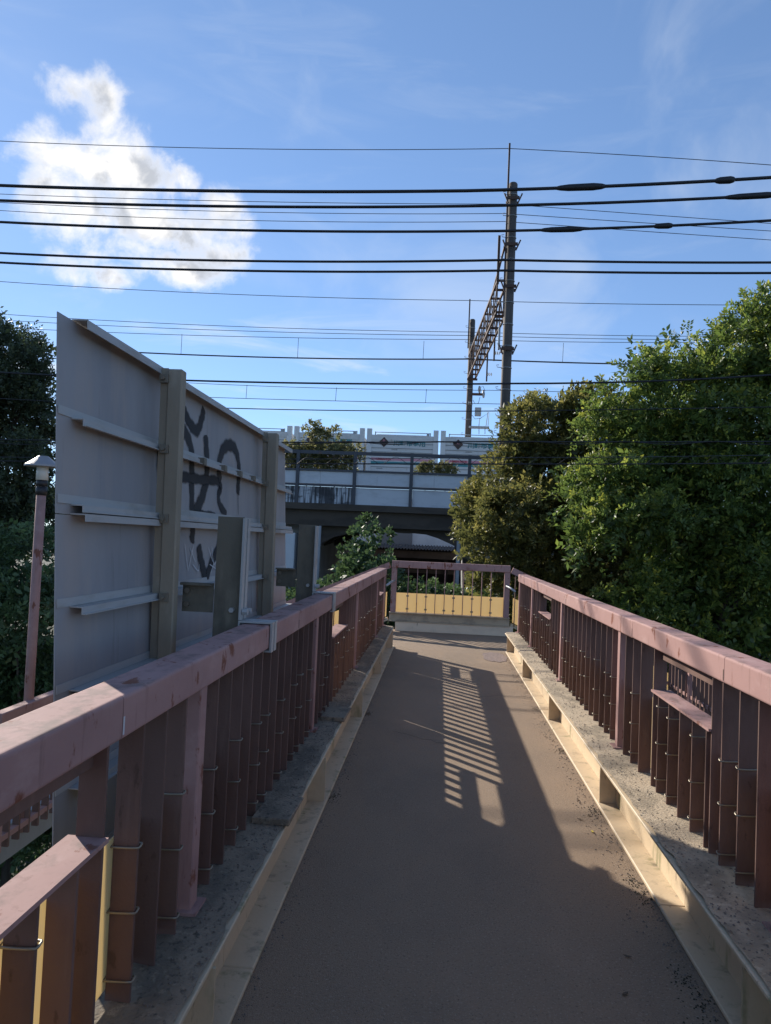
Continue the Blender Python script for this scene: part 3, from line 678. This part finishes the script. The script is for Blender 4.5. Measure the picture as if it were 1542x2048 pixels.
box(A.x-.42, A.x-.33, A.y-.1, A.y+.05, 10.2, 11.2).build('insulator_arm', 'grey_steel', pa)
def disc(parent, p, n=3):
    for i in range(n): MB().tube([(p[0]+i*.09, p[1], p[2]), (p[0]+i*.09+.05, p[1], p[2])], [.11, .05], 10).build('insulator', 'lamp_glass', parent, True)
# lattice beam between the poles
gt = thing('gantry_truss', 'rusty lattice beam spanning the tracks between the two line poles', 'gantry', (2.0, 40, 11.9))
tn = (Vector((B.x, B.y, 0)) - Vector((A.x, A.y, 0)))
off = Vector((-.52, 0, 0))
def TP(u, side, z): return Vector((2.15+(1.38-2.15)*u+.46*side, 33.32+(47-33.32)*u, z))
zt, zb = 13.45, 12.0
nb = 11
for side in (0, 1):
    for z in (zt, zb): MB().bar(TP(0, side, z), TP(1, side, z), .09, .09).build('chord', 'rusty', gt)
for k in range(nb+1):
    u = k/nb
    for z in (zt, zb): MB().bar(TP(u, 0, z), TP(u, 1, z), .07, .10).build('rung', 'rusty', gt)
    for side in (0, 1):
        MB().bar(TP(u, side, zb), TP(u, side, zt), .05, .05, (0, 1, 0)).build('upright', 'rusty', gt)
        if k < nb: MB().bar(TP(u, side, zb if k % 2 else zt), TP(u+1/nb, side, zt if k % 2 else zb), .05, .05).build('diagonal', 'rusty', gt)
for u in (0.02, .98):
    p = TP(u, .5, 0); box(p.x-.3, p.x+.35, p.y-.08, p.y+.08, zb-.16, zb-.05).build('bearing', 'rusty', gt)
for u, dz in ((.30, 1.2), (.52, 1.6)):
    p = TP(u, 1, zb); box(p.x-.04, p.x+.04, p.y-.04, p.y+.04, zb-dz, zb-.05).build('hanger', 'rusty', gt)
    disc(gt, (p.x+.05, p.y, zb-dz+.4))
box(2.08, 2.19, 33.0, 33.11, 13.2, 15.4).build('upright_rod', 'rusty', gt)
MB().bar(TP(.15, 0, zt), Vector((A.x-.27, A.y-.2, 14.9)), .08, .08).build('brace', 'rusty', gt)
# equipment on the far pole
q = lambda px, py: at(px, py, 46.6)
a, b = q(950, 815), q(962, 832); box(a.x, b.x, 46.5, 46.8, b.z, a.z).build('transformer_box', 'grey_steel', pb, bev=.02)
a, b = q(944, 786), q(966, 791); box(a.x, b.x, 46.55, 46.7, b.z, a.z).build('cross_arm', 'rusty', pb)
a, b = q(938, 852), q(978, 857); box(a.x, b.x, 46.5, 46.9, b.z, a.z).build('platform', 'grey_steel', pb)
MB().tube([q(958, 852), q(959, 838), q(978, 825), q(976, 852)], .025, 5).tube([q(972, 852), q(976, 824)], .025, 5).tube([q(970, 868), q(970, 852)], .025, 5).tube([q(958, 868), q(958, 852)], .025, 5).build('guard_rail', 'grey_steel', pb)
for px_, y0_, y1_ in ((959, 772, 786), (967, 780, 796)): MB().tube([q(px_, y0_), q(px_, (y0_+y1_)/2), q(px_, y1_)], [.05, .10, .05], 8).build('fuse', 'grey_steel', pb)
MB().tube([q(946, 800), q(950, 808), q(957, 806), q(960, 794)], .015, 5).tube([q(960, 776), q(966, 772), q(970, 782)], .015, 5).tube([q(944, 830), q(950, 838), q(962, 836)], .015, 5).build('jumper_wires', 'cable', pb)
for px_, py_ in ((937, 717), (940, 690), (937, 806)): disc(pb, q(px_, py_), 2)

# ------------------------------------------------------------------ overhead wires
def spline(pts, Y, x0, x1, step=.6):
    W_ = [at(px, py, Y) for px, py in pts]; xs_ = np.array([w.x for w in W_]); zs_ = np.array([w.z for w in W_])
    pf = np.polyfit(xs_, zs_, min(2, len(pts)-1)); n = max(2, int((x1-x0)/step))
    return [Vector((float(x), Y, float(np.polyval(pf, x)))) for x in np.linspace(x0, x1, n)]
def wire(label, Y, r, left, right=None, split=None, m='cable', span=26, grp='overhead wires', cat='cable', nm='overhead_cable', lumps=()):
    if right is None: P = spline(left, Y, -span, span)
    else:
        xs_ = at(*split, Y); P1 = spline(left+[split], Y, -span, xs_.x); P2 = spline([split]+right, Y, xs_.x, span)
        P1[-1] = xs_; P2[0] = xs_; P = P1 + P2[1:]
    o = MB().tube(P, r, 6).build(nm, m, None, True); tag(o, label, cat, grp)
    for px_a, px_b in lumps:
        py = (left+(right or []))[-1][1]; xa, xb = at(px_a, py, Y).x, at(px_b, py, Y).x
        zz = lambda x: float(np.interp(x, [p.x for p in P], [p.z for p in P]))
        us = [0, .08, .25, .5, .75, .92, 1]; pr = [1.0, 1.5, 2.0, 2.1, 2.2, 1.7, 1.0]
        MB().tube([(xa+(xb-xa)*u, Y, zz(xa+(xb-xa)*u)) for u in us], [r*1.05*k for k in pr], 8).build('splice_sleeve', m, o, True)
    return o
NY = 13.6
wire('thick black cable with two splice sleeves, highest of the thick cables', NY, .030, [(0,371),(500,382),(800,384)], [(1200,373),(1542,355)], (1000,380), lumps=[(1113,1212),(1430,1470)])
wire('thick black cable with a splice at the right edge, second of the thick cables', NY+.15, .027, [(0,401),(500,413),(800,414)], [(1250,404),(1542,390)], (1000,411), lumps=[(1450,1560)])
wire('thick black cable with two splice sleeves, lowest of the three thick cables', NY+.3, .025, [(0,444),(500,461),(800,463)], [(1250,455),(1542,441)], (1000,462), lumps=[(1082,1168),(1308,1346)])
wire('black cable, upper of the close pair crossing the pole', NY+.5, .023, [(0,506),(500,522),(800,523)], [(1250,524),(1542,525)], (1010,520))
wire('black cable, lower of the close pair crossing the pole', NY+.6, .023, [(0,525),(500,542),(800,543)], [(1250,545),(1542,546)], (1010,541))
wire('hairline wire at the tip of the tall pole rod, highest wire of all', 33, .016, [(0,282),(400,296),(800,299)], [(1300,313),(1542,330)], (1018,297), m='wire_thin', span=45)
for k, (a, b, c, d, lab) in enumerate(((388, 403, 408, 447, 'highest of the three thin wires meeting the tall pole near its top'), (405, 424, 427, 462, 'middle of the three thin wires meeting the tall pole near its top'), (421, 441, 443, 480, 'lowest of the three thin wires meeting the tall pole near its top'))):
    wire(lab, 33.1+.1*k, .014, [(0,a),(500,b)], [(1300,(c+d)/2+2),(1542,d)], (1008,c), m='wire_thin', span=45)
wire('hairline wire passing the tip of the far pole rod', 47, .020, [(0,563),(500,590)], [(1250,608),(1490,610)], (941,601), m='wire_thin', span=60)
for k, (a, b, c, d, lab) in enumerate(((628, 650, 664, 671, 'first of the thin wires below the far pole tip'), (640, 659, 671, 678, 'second of the thin wires below the far pole tip'), (655, 671, 679, 684, 'third of the thin wires below the far pole tip, carrying droppers'))):
    wire(lab, 46.7+.1*k, .018, [(0,a),(400,b)], [(1200,(c+d)/2+3),(1320,d+1)], (935,c), m='wire_thin', span=60)
def dropper(px, y0, y1, Y): 
    return MB().tube([at(px, y0, Y), at(px-2, y1, Y)], .014, 5).build('dropper', 'wire_thin')
w = wire('black feeder wire under the droppers, just above the wavy thick wire', 44.0, .042, [(0,688),(365,709),(597,716)], [(1127,725),(1250,728)], (936,718), span=55)
for px_, y0_, y1_ in ((364,668,708),(597,676,716),(848,682,719),(1127,686,724)):
    o = dropper(px_, y0_, y1_, 44.0); o.parent = w; 
wire('thick twisted black cable crossing in front of the right trees, upper one', 13.2, .017, [(0,745),(365,760),(700,768)], [(1250,764),(1542,750)], (1030,767))
w = wire('thin messenger wire over the lower droppers', 42.0, .016, [(0,740),(400,768),(700,776)], [(1100,783),(1200,786)], (1000,781), m='wire_thin', span=50)
w = wire('thin contact wire under the lower droppers', 42.0, .018, [(0,778),(480,797),(700,802)], [(1100,810),(1200,812)], (1000,808), m='wire_thin', span=50)
for px_, y0_, y1_ in ((494,770,797),(673,775,802),(853,778,805)):
    o = dropper(px_, y0_, y1_, 42.0); o.parent = w
wire('black wire just above the container tops, crossing the right trees', 13.0, .009, [(0,797),(480,817),(800,822)], [(1250,819),(1542,814)], (1000,822))
w = wire('bundled black line with small clamps in front of the container lettering', 12.95, .0125, [(0,879),(400,884),(800,884)], [(1250,884),(1542,883)], (1000,883))
P = [at(px, 886 + 3*math.sin(px*.034), 12.93) for px in range(-200, 1750, 14)]
MB().tube(P, .008, 5).build('lashed_wire', 'cable', w, True)
for px_ in (660, 745, 828, 910): p = at(px_, 885, 12.95); MB().tube([p-Vector((.035,0,0)), p+Vector((.035,0,0))], .02, 8).build('clamp', 'cable', w)
wire('thin straight wire above the spiral hangers, in front of the parapet', 12.8, .006, [(0,914),(400,918),(800,917)], [(1250,914),(1542,910)], (1000,915), m='wire_thin')
w = wire('black line hung in spiral loops, lowest of the overhead lines', 12.8, .012, [(0,922),(400,926),(800,928)], [(1250,928),(1542,926)], (1000,928))
hp = []
for i, px in enumerate(np.arange(560, 1700, 3.0)):
    a = (px-560)/58*2*math.pi; hp.append(at(px, 921.5 - 7*math.cos(a), 12.8) + Vector((0, .03*math.sin(a), 0)))
MB().tube(hp, .0045, 5).build('spiral_hanger', 'cable', w, True)

# ------------------------------------------------------------------ buildings beyond the viaduct
bd = thing('warehouse', 'pale clad warehouse with corrugated roof edge seen under the viaduct', 'building', (-3, 54, GZ))
BY = 54.0
box(-22, 16, BY, BY+14, GZ-.1, 4.2).build('wall', 'bldg', bd)
for k in range(60): x = -18+.55*k; box(x, x+.03, BY-.03, BY-.001, .9, 4.15).build('cladding_seam', 'bldg', bd)
a, b = at(758, 1075, BY), at(824, 1094, BY); box(a.x, b.x, BY-.20, BY-.031, b.z, a.z+.4).build('grey_panel', 'bldg_grey', bd)
a, b = at(658, 1062, BY), at(676, 1092, BY); box(a.x, b.x, BY-.12, BY-.031, b.z, a.z+.3).build('window', 'bldg_grey', bd)
shd = thing('open_shed', 'dark open shed with rusty corrugated roof under the viaduct', 'shed', (-3, 50.5, GZ))
zr = at(790, 1096, 50).z
m = MB(); n = 1500; xs_ = np.linspace(-16, 9, n)
m.v = [(float(x), 49.6, zr+.045*math.sin(x*30)) for x in xs_] + [(float(x), 52.9, zr+1.0*0+.25+.045*math.sin(x*30)) for x in xs_] + [(float(x), 49.6, zr-.03+.045*math.sin(x*30)) for x in xs_]
m.f = [(i, i+1, n+i+1, n+i) for i in range(n-1)] + [(2*n+i, 2*n+i+1, i+1, i) for i in range(n-1)]
m.build('corrugated_roof', 'brownroof', shd)
box(-16, 9, 49.75, 49.95, zr-.62, zr-.14).build('eave_beam', 'brownroof', shd)
box(-16, 9, 52.6, 52.8, GZ-.1, zr+.05).build('back_wall', 'dark', shd)
for x in (-14, -9, -4.3, .5, 4.5, 8.5): box(x-.12, x+.12, 49.8, 50.05, GZ-.1, zr-.621).build('post', 'dark', shd)
for z in (zr-1.5, zr-2.3): box(-16, 9, 50.06, 50.2, z-.12, z+.12).build('beam', 'brownroof', shd)
a = at(850, 1119, 50); box(a.x-.4, a.x+.5, 49.9, 50.0, zr-1.3, zr-1.18).build('lamp_tube', 'bldg', shd)

# ------------------------------------------------------------------ vegetation
def px_blobs(lst, Y, jit=1.0, seed=0):
    r_ = random.Random(seed); out = []
    for (px, py, pr) in lst:
        y = Y + r_.uniform(-jit, jit); p = at(px, py, y); out.append((p.x, p.y, p.z, pr*y/F))
    return np.array(out)
def leaves(blobs, n, twig, per, ll, lw, seed, up=.35, droop=.15, lo=.72, hi=1.06, cull=.68, bias=None, tint0=0.0, spread=.45):
    r = np.random.default_rng(seed); pts = []; dirs = []; tot = 0
    w = blobs[:, 3]**2; w = w/w.sum()
    while tot < n:
        k = r.choice(len(blobs), n, p=w); d = r.normal(size=(n, 3)); d /= np.linalg.norm(d, axis=1)[:, None]
        p = blobs[k, :3] + d*(blobs[k, 3]*r.uniform(lo, hi, n))[:, None]
        ok = np.ones(n, bool)
        for b in blobs: ok &= np.linalg.norm(p-b[:3], axis=1) > b[3]*cull
        # clumping: thin out with a cheap sine field so that gaps and bunches form
        fld = np.sin(p[:, 0]*5.1+seed)+np.sin(p[:, 1]*4.3+2*seed)+np.sin(p[:, 2]*5.7+seed*.5)+.8*np.sin(p[:, 0]*11+p[:, 2]*9)
        ok &= r.random(n) < np.clip(.62+.30*fld, .10, 1)
        pts.append(p[ok]); dirs.append(d[ok]); tot += ok.sum()
    P = np.concatenate(pts)[:n]; D = np.concatenate(dirs)[:n]
    ax = D*.75 + r.normal(size=(n, 3))*spread + np.array([0, 0, up]); ax /= np.linalg.norm(ax, axis=1)[:, None]
    ref = r.normal(size=(n, 3)); sd = np.cross(ax, ref); sd /= np.linalg.norm(sd, axis=1)[:, None]
    T = np.linspace(.08, 1, per)
    tl = twig*r.uniform(.6, 1.25, n)
    base = P[:, None, :] + ax[:, None, :]*(T[None, :]*tl[:, None])[..., None]
    base[..., 2] -= droop*(T**2)[None, :]*tl[:, None]
    sg_ = np.where(np.arange(per) % 2, 1, -1)[None, :, None]
    ld = ax[:, None, :]*.65 + sd[:, None, :]*sg_*.85 + r.normal(size=(n, per, 3))*.28
    ld /= np.linalg.norm(ld, axis=2)[..., None]
    nr = np.cross(ax, sd)[:, None, :] + r.normal(size=(n, per, 3))*.45
    wd = np.cross(ld, nr); wd /= np.linalg.norm(wd, axis=2)[..., None]; nn = np.cross(wd, ld)
    L_ = ll*r.uniform(.65, 1.2, (n, per))[..., None]; W_ = lw*r.uniform(.75, 1.2, (n, per))[..., None]
    v = np.stack([base, base+ld*L_*.45+wd*W_*.5+nn*W_*.16, base+ld*L_, base+ld*L_*.45-wd*W_*.5+nn*W_*.16], 2).reshape(-1, 3)
    lf = r.random((n, 1))*.45 + r.random((n, per))*.25 + (T**2)[None, :]*.25 + tint0  # negative tint0 darkens inner leaves: shade inside the crown put into the colour
    top = np.clip((D[:, 2]+.2), 0, 1)[:, None]*.10  # upward leaves tinted lighter: sunlight on the crown tops put into the colour
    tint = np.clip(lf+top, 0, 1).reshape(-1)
    return v, np.repeat(tint, 4)
def clump(blobs, k, f0, f1, seed, reach=(.62, .98)):
    r = np.random.default_rng(seed); out = []
    for b in blobs:
        for _ in range(k):
            d = r.normal(size=3); d /= np.linalg.norm(d); d[2] = d[2]*.8 + .15
            c = b[:3] + d*b[3]*r.uniform(*reach); out.append((*c, max(.10, b[3]*r.uniform(f0, f1))))
    return np.array(out)
def leaf_object(name, parts, m, parent, inst=False):
    v = np.concatenate([p[0] for p in parts]); t = np.concatenate([p[1] for p in parts]); nl = len(v)//4
    me = bpy.data.meshes.new(name); me.vertices.add(len(v)); me.vertices.foreach_set('co', v.astype(np.float32).ravel())
    idx = (np.arange(nl)[:, None]*4 + np.array([0, 1, 2, 0, 2, 3])[None, :]).ravel().astype(np.int32)
    me.loops.add(len(idx)); me.loops.foreach_set('vertex_index', idx)
    me.polygons.add(nl*2); me.polygons.foreach_set('loop_start', np.arange(0, nl*6, 3, dtype=np.int32))
    at_ = me.attributes.new('tint', 'FLOAT', 'POINT'); at_.data.foreach_set('value', t.astype(np.float32))
    me.update(); me.validate(); me.materials.append(M[m])
    return reg(bpy.data.objects.new(name, me), (0, 0, 0), parent)
def limbs(base, blobs, r0, seed, parent, nb=9, fork=.45):
    r = random.Random(seed); b = Vector(base); c = Vector(blobs[:, :3].mean(0).tolist())
    mid = b.lerp(Vector((c.x, c.y, c.z)), fork)
    mid.x = b.x+(c.x-b.x)*.35
    MB().tube([b-Vector((0,0,.2)), b.lerp(mid, .5)+Vector((r.uniform(-.15,.15), r.uniform(-.15,.15), 0)), mid], [r0, r0*.85, r0*.7], 10).build('trunk', 'bark', parent, True)
    order = sorted(range(len(blobs)), key=lambda i: -blobs[i, 3])[:nb]
    m = MB()
    for i in order:
        e = Vector(blobs[i, :3].tolist()); k = mid.lerp(e, .5)+Vector((r.uniform(-.3,.3), r.uniform(-.3,.3), r.uniform(-.1,.4)))
        m.tube([mid-Vector((0,0,.1)), k, e], [r0*.5, r0*.3, r0*.08], 6)
        for j in range(4):
            d = Vector((r.gauss(0,1), r.gauss(0,1), r.gauss(.3,1))).normalized()*blobs[i, 3]*.95
            m.tube([k.lerp(e, .6), e+d*.5, e+d], [r0*.12, r0*.07, r0*.03], 5)
    m.build('limbs', 'bark', parent, True)
def tree(name, label, cat, base, blobs, spec, m, r0, seed, group, nb=9):
    t = thing(name, label, cat, base, group)
    limbs(base, blobs, r0, seed, t, nb)
    P = []
    for i, s_ in enumerate(spec):
        s_ = dict(s_); c = s_.pop('cl', None)
        P.append(leaves(clump(blobs, *c, seed+50+i) if c else blobs, seed=seed+i, **s_))
    leaf_object('crown', P, m, t); return t
# right: round olive-green evergreen
bA = px_blobs([(1070,865,70),(1130,850,72),(1190,830,70),(1015,1000,88),(1090,960,110),(1080,1060,130),(990,1090,70),(1050,1190,85),(1180,1000,150),(1190,1180,130),(1240,900,100),(1030,905,55),(985,1040,65),(955,1030,48),(1000,1160,55),(1240,1260,110),(1110,1280,90),(1030,1260,50)], 20, .9, 3)
p = at(1100, 1200, 20)
tree('evergreen_tree', 'round olive-green evergreen tree directly right of the end railing', 'tree', (p.x, p.y, GZ), bA,
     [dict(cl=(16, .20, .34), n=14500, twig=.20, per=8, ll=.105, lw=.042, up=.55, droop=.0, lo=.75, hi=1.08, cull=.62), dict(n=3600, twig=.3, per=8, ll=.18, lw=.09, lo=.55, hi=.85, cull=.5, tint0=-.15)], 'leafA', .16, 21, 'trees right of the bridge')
# right: large bright green tree with loose sprays
bB = px_blobs([(1285,745,42),(1330,835,100),(1250,810,55),(1355,710,40),(1440,770,100),(1500,705,80),(1535,650,60),(1460,880,125),(1330,930,110),(1200,975,62),(1135,990,40),(1280,1010,95),(1420,1030,130),(1520,1000,120),(1350,1130,100),(1480,1180,135),(1560,1100,120),(1290,1215,70),(1420,1280,120),(1545,1310,120),(1570,820,140),(1600,690,110),(1215,860,45),(1180,1080,45)], 16.4, .8, 5)
p = at(1420, 1100, 17)
tree('leafy_tree', 'large bright green leafy tree filling the right edge of the view', 'tree', (p.x, p.y, GZ), bB,
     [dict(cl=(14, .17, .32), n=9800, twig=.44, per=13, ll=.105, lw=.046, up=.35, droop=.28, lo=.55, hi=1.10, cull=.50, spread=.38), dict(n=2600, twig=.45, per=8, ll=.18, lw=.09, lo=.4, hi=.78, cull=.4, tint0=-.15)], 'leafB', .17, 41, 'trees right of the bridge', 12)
# dark mass behind and below
bR = px_blobs([(1320,1120,170),(1480,1050,190),(1180,1250,120),(1400,1320,170),(1560,1250,190),(1300,1000,150),(1480,850,160),(1600,950,200)], 22, .8, 9)
p = at(1400, 1200, 22)
tree('background_tree', 'dark tree in shade behind the bright leafy tree on the right', 'tree', (p.x, p.y, GZ), bR,
     [dict(n=6500, twig=.35, per=9, ll=.15, lw=.07, lo=.7, hi=1.05, cull=.6)], 'leafC', .2, 61, 'trees right of the bridge')
# left trees
bL = px_blobs([(35,760,62),(10,850,80),(55,700,30),(60,880,55),(20,960,95),(75,820,30),(-60,820,120),(-20,700,60),(40,1050,80),(-80,1000,150)], 14.5, .8, 13)
p = at(-10, 1000, 14.5)
tree('dark_tree', 'tall dark backlit tree at the left edge behind the lamp', 'tree', (p.x, p.y, GZ), bL,
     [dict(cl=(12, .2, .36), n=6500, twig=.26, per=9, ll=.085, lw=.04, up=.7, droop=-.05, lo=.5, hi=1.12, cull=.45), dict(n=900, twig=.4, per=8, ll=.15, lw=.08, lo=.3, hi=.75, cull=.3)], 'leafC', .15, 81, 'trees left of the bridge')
bL2 = px_blobs([(60,1110,70),(30,1230,100),(90,1330,90),(-40,1180,110),(20,1420,110),(120,1180,60),(120,1430,100),(-60,1380,140),(60,1560,150),(-100,1600,190),(160,1600,130)], 11.8, .6, 15)
p = at(40, 1300, 11.8)
tree('leafy_shrub', 'shaded green shrub below the dark tree at the left edge', 'shrub', (p.x, p.y, GZ), bL2,
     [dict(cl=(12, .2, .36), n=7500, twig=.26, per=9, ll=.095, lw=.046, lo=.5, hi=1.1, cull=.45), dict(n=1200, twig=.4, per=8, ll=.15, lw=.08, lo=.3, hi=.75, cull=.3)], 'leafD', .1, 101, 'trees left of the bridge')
# centre tree in front of the viaduct
bC = px_blobs([(738,1045,10),(715,1070,16),(765,1068,14),(735,1090,30),(760,1105,22),(705,1110,26),(735,1130,40),(700,1150,28),(770,1150,26),(665,1195,30),(720,1190,60),(610,1210,40),(800,1200,40),(850,1200,35),(900,1220,40),(760,1250,90),(650,1260,80),(560,1230,60),(950,1240,60),(850,1260,80)], 23, 1.0, 17)
p = at(730, 1150, 23)
tree('young_tree', 'young green tree standing in front of the viaduct opening', 'tree', (p.x, p.y, GZ), bC,
     [dict(n=2900, twig=.24, per=7, ll=.16, lw=.095, up=.5, lo=.75, hi=1.1, cull=.68)], 'leafD', .1, 121, 'trees beside the viaduct')
# vines over the parapet
bV = px_blobs([(590,905,20),(620,915,25),(650,905,25),(640,875,14),(625,858,12),(665,870,12),(680,915,25),(705,905,16),(640,935,22),(690,935,20),(600,935,20),(575,920,25),(650,945,12)], VY+.9, .3, 19)
t = thing('climbing_shrub', 'tangled leafy shrub spilling over the parapet on the left', 'shrub', at(620, 950, VY+1), 'shrubs on the viaduct')
leaf_object('foliage', [leaves(bV, n=1300, twig=.28, per=8, ll=.16, lw=.075, seed=131, up=.2, droop=.3, lo=.5, hi=1.15, cull=.45)], 'leafE', t)
m = MB()
for px_, y0_, y1_ in ((640,985,850),(612,985,880),(668,985,868),(690,985,900),(590,985,900)):
    m.tube([at(px_, y0_, VY+.9), at(px_+3, (y0_+y1_)/2, VY+.8), at(px_-2, y1_, VY+.9)], [.03,.022,.012], 5)
m.build('stem', 'bark', t, True)
bV2 = px_blobs([(850,938,10),(868,936,13),(885,938,12),(900,942,10),(840,943,8)], VY+.6, .15, 23)
t = thing('climbing_shrub', 'low rounded green shrub on the parapet, right of the middle', 'shrub', at(870, 960, VY+.6), 'shrubs on the viaduct')
leaf_object('foliage', [leaves(bV2, n=420, twig=.15, per=8, ll=.11, lw=.05, seed=151, lo=.5, hi=1.1, cull=.45)], 'leafE', t)
m = MB()
for px_ in (850, 870, 890): m.tube([at(px_, 985, VY+.6), at(px_+2, 940, VY+.6)], .02, 5)
m.build('stem', 'bark', t, True)
# undergrowth on the slope below: one uncountable mass
und = []
for k in range(60):
    x, y = random.uniform(-16, 20), random.uniform(13.5, 24)
    und.append((x, y, GZ+random.uniform(.2, .9), random.uniform(.7, 1.4)))
for k in range(40): und.append((random.uniform(-14, -5.2), random.uniform(1, 14), GZ+random.uniform(.2, 1.2), random.uniform(.7, 1.4)))
for k in range(40): und.append((random.uniform(5.2, 14), random.uniform(1, 14), GZ+random.uniform(.2, 1.2), random.uniform(.7, 1.4)))
o = leaf_object('undergrowth', [leaves(np.array(und), n=6500, twig=.4, per=7, ll=.18, lw=.09, seed=171, lo=.7, hi=1.05, cull=.5)], 'leafD', None)
tag(o, 'shaded green undergrowth covering the ground below the footbridge', 'undergrowth', kind='stuff')

# ------------------------------------------------------------------ grit, moss and litter along the kerbs
def grit(name, n, sizes, m, label, cat, fn):
    V = []; Fc = []
    for k in range(n):
        x, y, z, sc = fn(k); r = random.uniform(*sizes)*sc; o = len(V)
        for a in range(5):
            w = 2*math.pi*a/5+random.random(); V.append((x+r*math.cos(w)*random.uniform(.7,1.2), y+r*math.sin(w)*random.uniform(.7,1.2), z))
        V.append((x+random.uniform(-.3,.3)*r, y+random.uniform(-.3,.3)*r, z+r*random.uniform(.5,1.1)))
        Fc += [(o+a, o+(a+1) % 5, o+5) for a in range(5)]
    me = bpy.data.meshes.new(name); me.from_pydata(V, [], Fc); me.materials.append(M[m])
    return tag(reg(bpy.data.objects.new(name, me), (0,0,0)), label, cat, kind='stuff')
def edge(k):
    y = random.uniform(1.5, 10.4); cl = .5+.5*math.sin(y*3.1)*math.sin(y*1.3+1)
    if random.random() < .72: x = XR - abs(random.gauss(0, .035+.045*cl)) - .004
    else: x = XL + abs(random.gauss(0, .03)) + .004
    return x, y, .001, 1
grit('grit', 2000, (.0015, .0055), 'stone', 'loose grit and crumbs lying along both kerbs', 'grit', edge)
def mossf(k):
    c = [(.90,2.45),(.93,2.6),(.88,2.3),(.84,2.15),(.95,3.35),(.94,3.5),(.95,4.4),(.80,1.95),(.92,2.75),(.96,5.6),(.95,7.0),(-.55,4.3),(-.55,6.4)][k % 13]
    return min(XR-.003, c[0]+random.gauss(0, .022)) if c[0] > 0 else max(XL+.003, c[0]+random.gauss(0,.02)), c[1]+random.gauss(0, .045), .001, 1
grit('moss', 650, (.002, .005), 'moss', 'dark moss tufts along the foot of the right kerb', 'moss', mossf)
def litter(k):
    s = random.random() < .5
    return (random.uniform(.975, 1.12) if s else random.uniform(-.72, -.61)), random.uniform(1.2, 10.3), LZ+.009, 1
grit('litter', 1400, (.002, .006), 'stone', 'dark crumbs and dry litter scattered on the gritty ledges', 'litter', litter)
M['yl'] = mat('yellow_leaf', (.55, .42, .05), .6); M['bl'] = mat('brown_leaf', (.09, .06, .035), .7)
spots = [(1185,1665,'yl'),(1160,1640,'bl'),(1155,1600,'bl'),(1250,1990,'bl'),(1178,1632,'bl'),(1092,1475,'bl'),(1255,1915,'bl')]
labs = ['tiny yellow leaf on the sunlit deck near the right kerb', 'dry brown leaf scrap on the deck just beyond the yellow leaf', 'dry curled scrap on the sunlit deck beside the kerb stiffener', 'dark leaf scrap on the shaded deck at the bottom right', 'small brown scrap between the kerb and the yellow leaf', 'dark scrap on the deck farther along the right kerb', 'dark scrap on the shaded deck edge near the right kerb']
for (px_, py_, mm), lab in zip(spots, labs):
    d = ray(px_, py_); k = -EYE/d[2]; x, y = d[0]*k, d[1]*k; a = random.random()*3; L_ = .016
    pts = [(x+L_*math.cos(a)*u-.006*w_*math.sin(a), y+L_*math.sin(a)*u+.006*w_*math.cos(a), .003+.004*abs(u)) for u, w_ in ((-1,0),(-.3,1),(.5,.8),(1,0),(.5,-.8),(-.3,-1))]
    o = MB(); o.add(pts+[(p[0],p[1],p[2]+.0012) for p in pts], [tuple(range(5,-1,-1)), tuple(range(6,12))]+[(i,(i+1)%6,6+(i+1)%6,6+i) for i in range(6)])
    tag(o.build('fallen_leaf', 'yl' if mm == 'yl' else 'bl'), lab, 'leaf', 'fallen leaves on the deck')
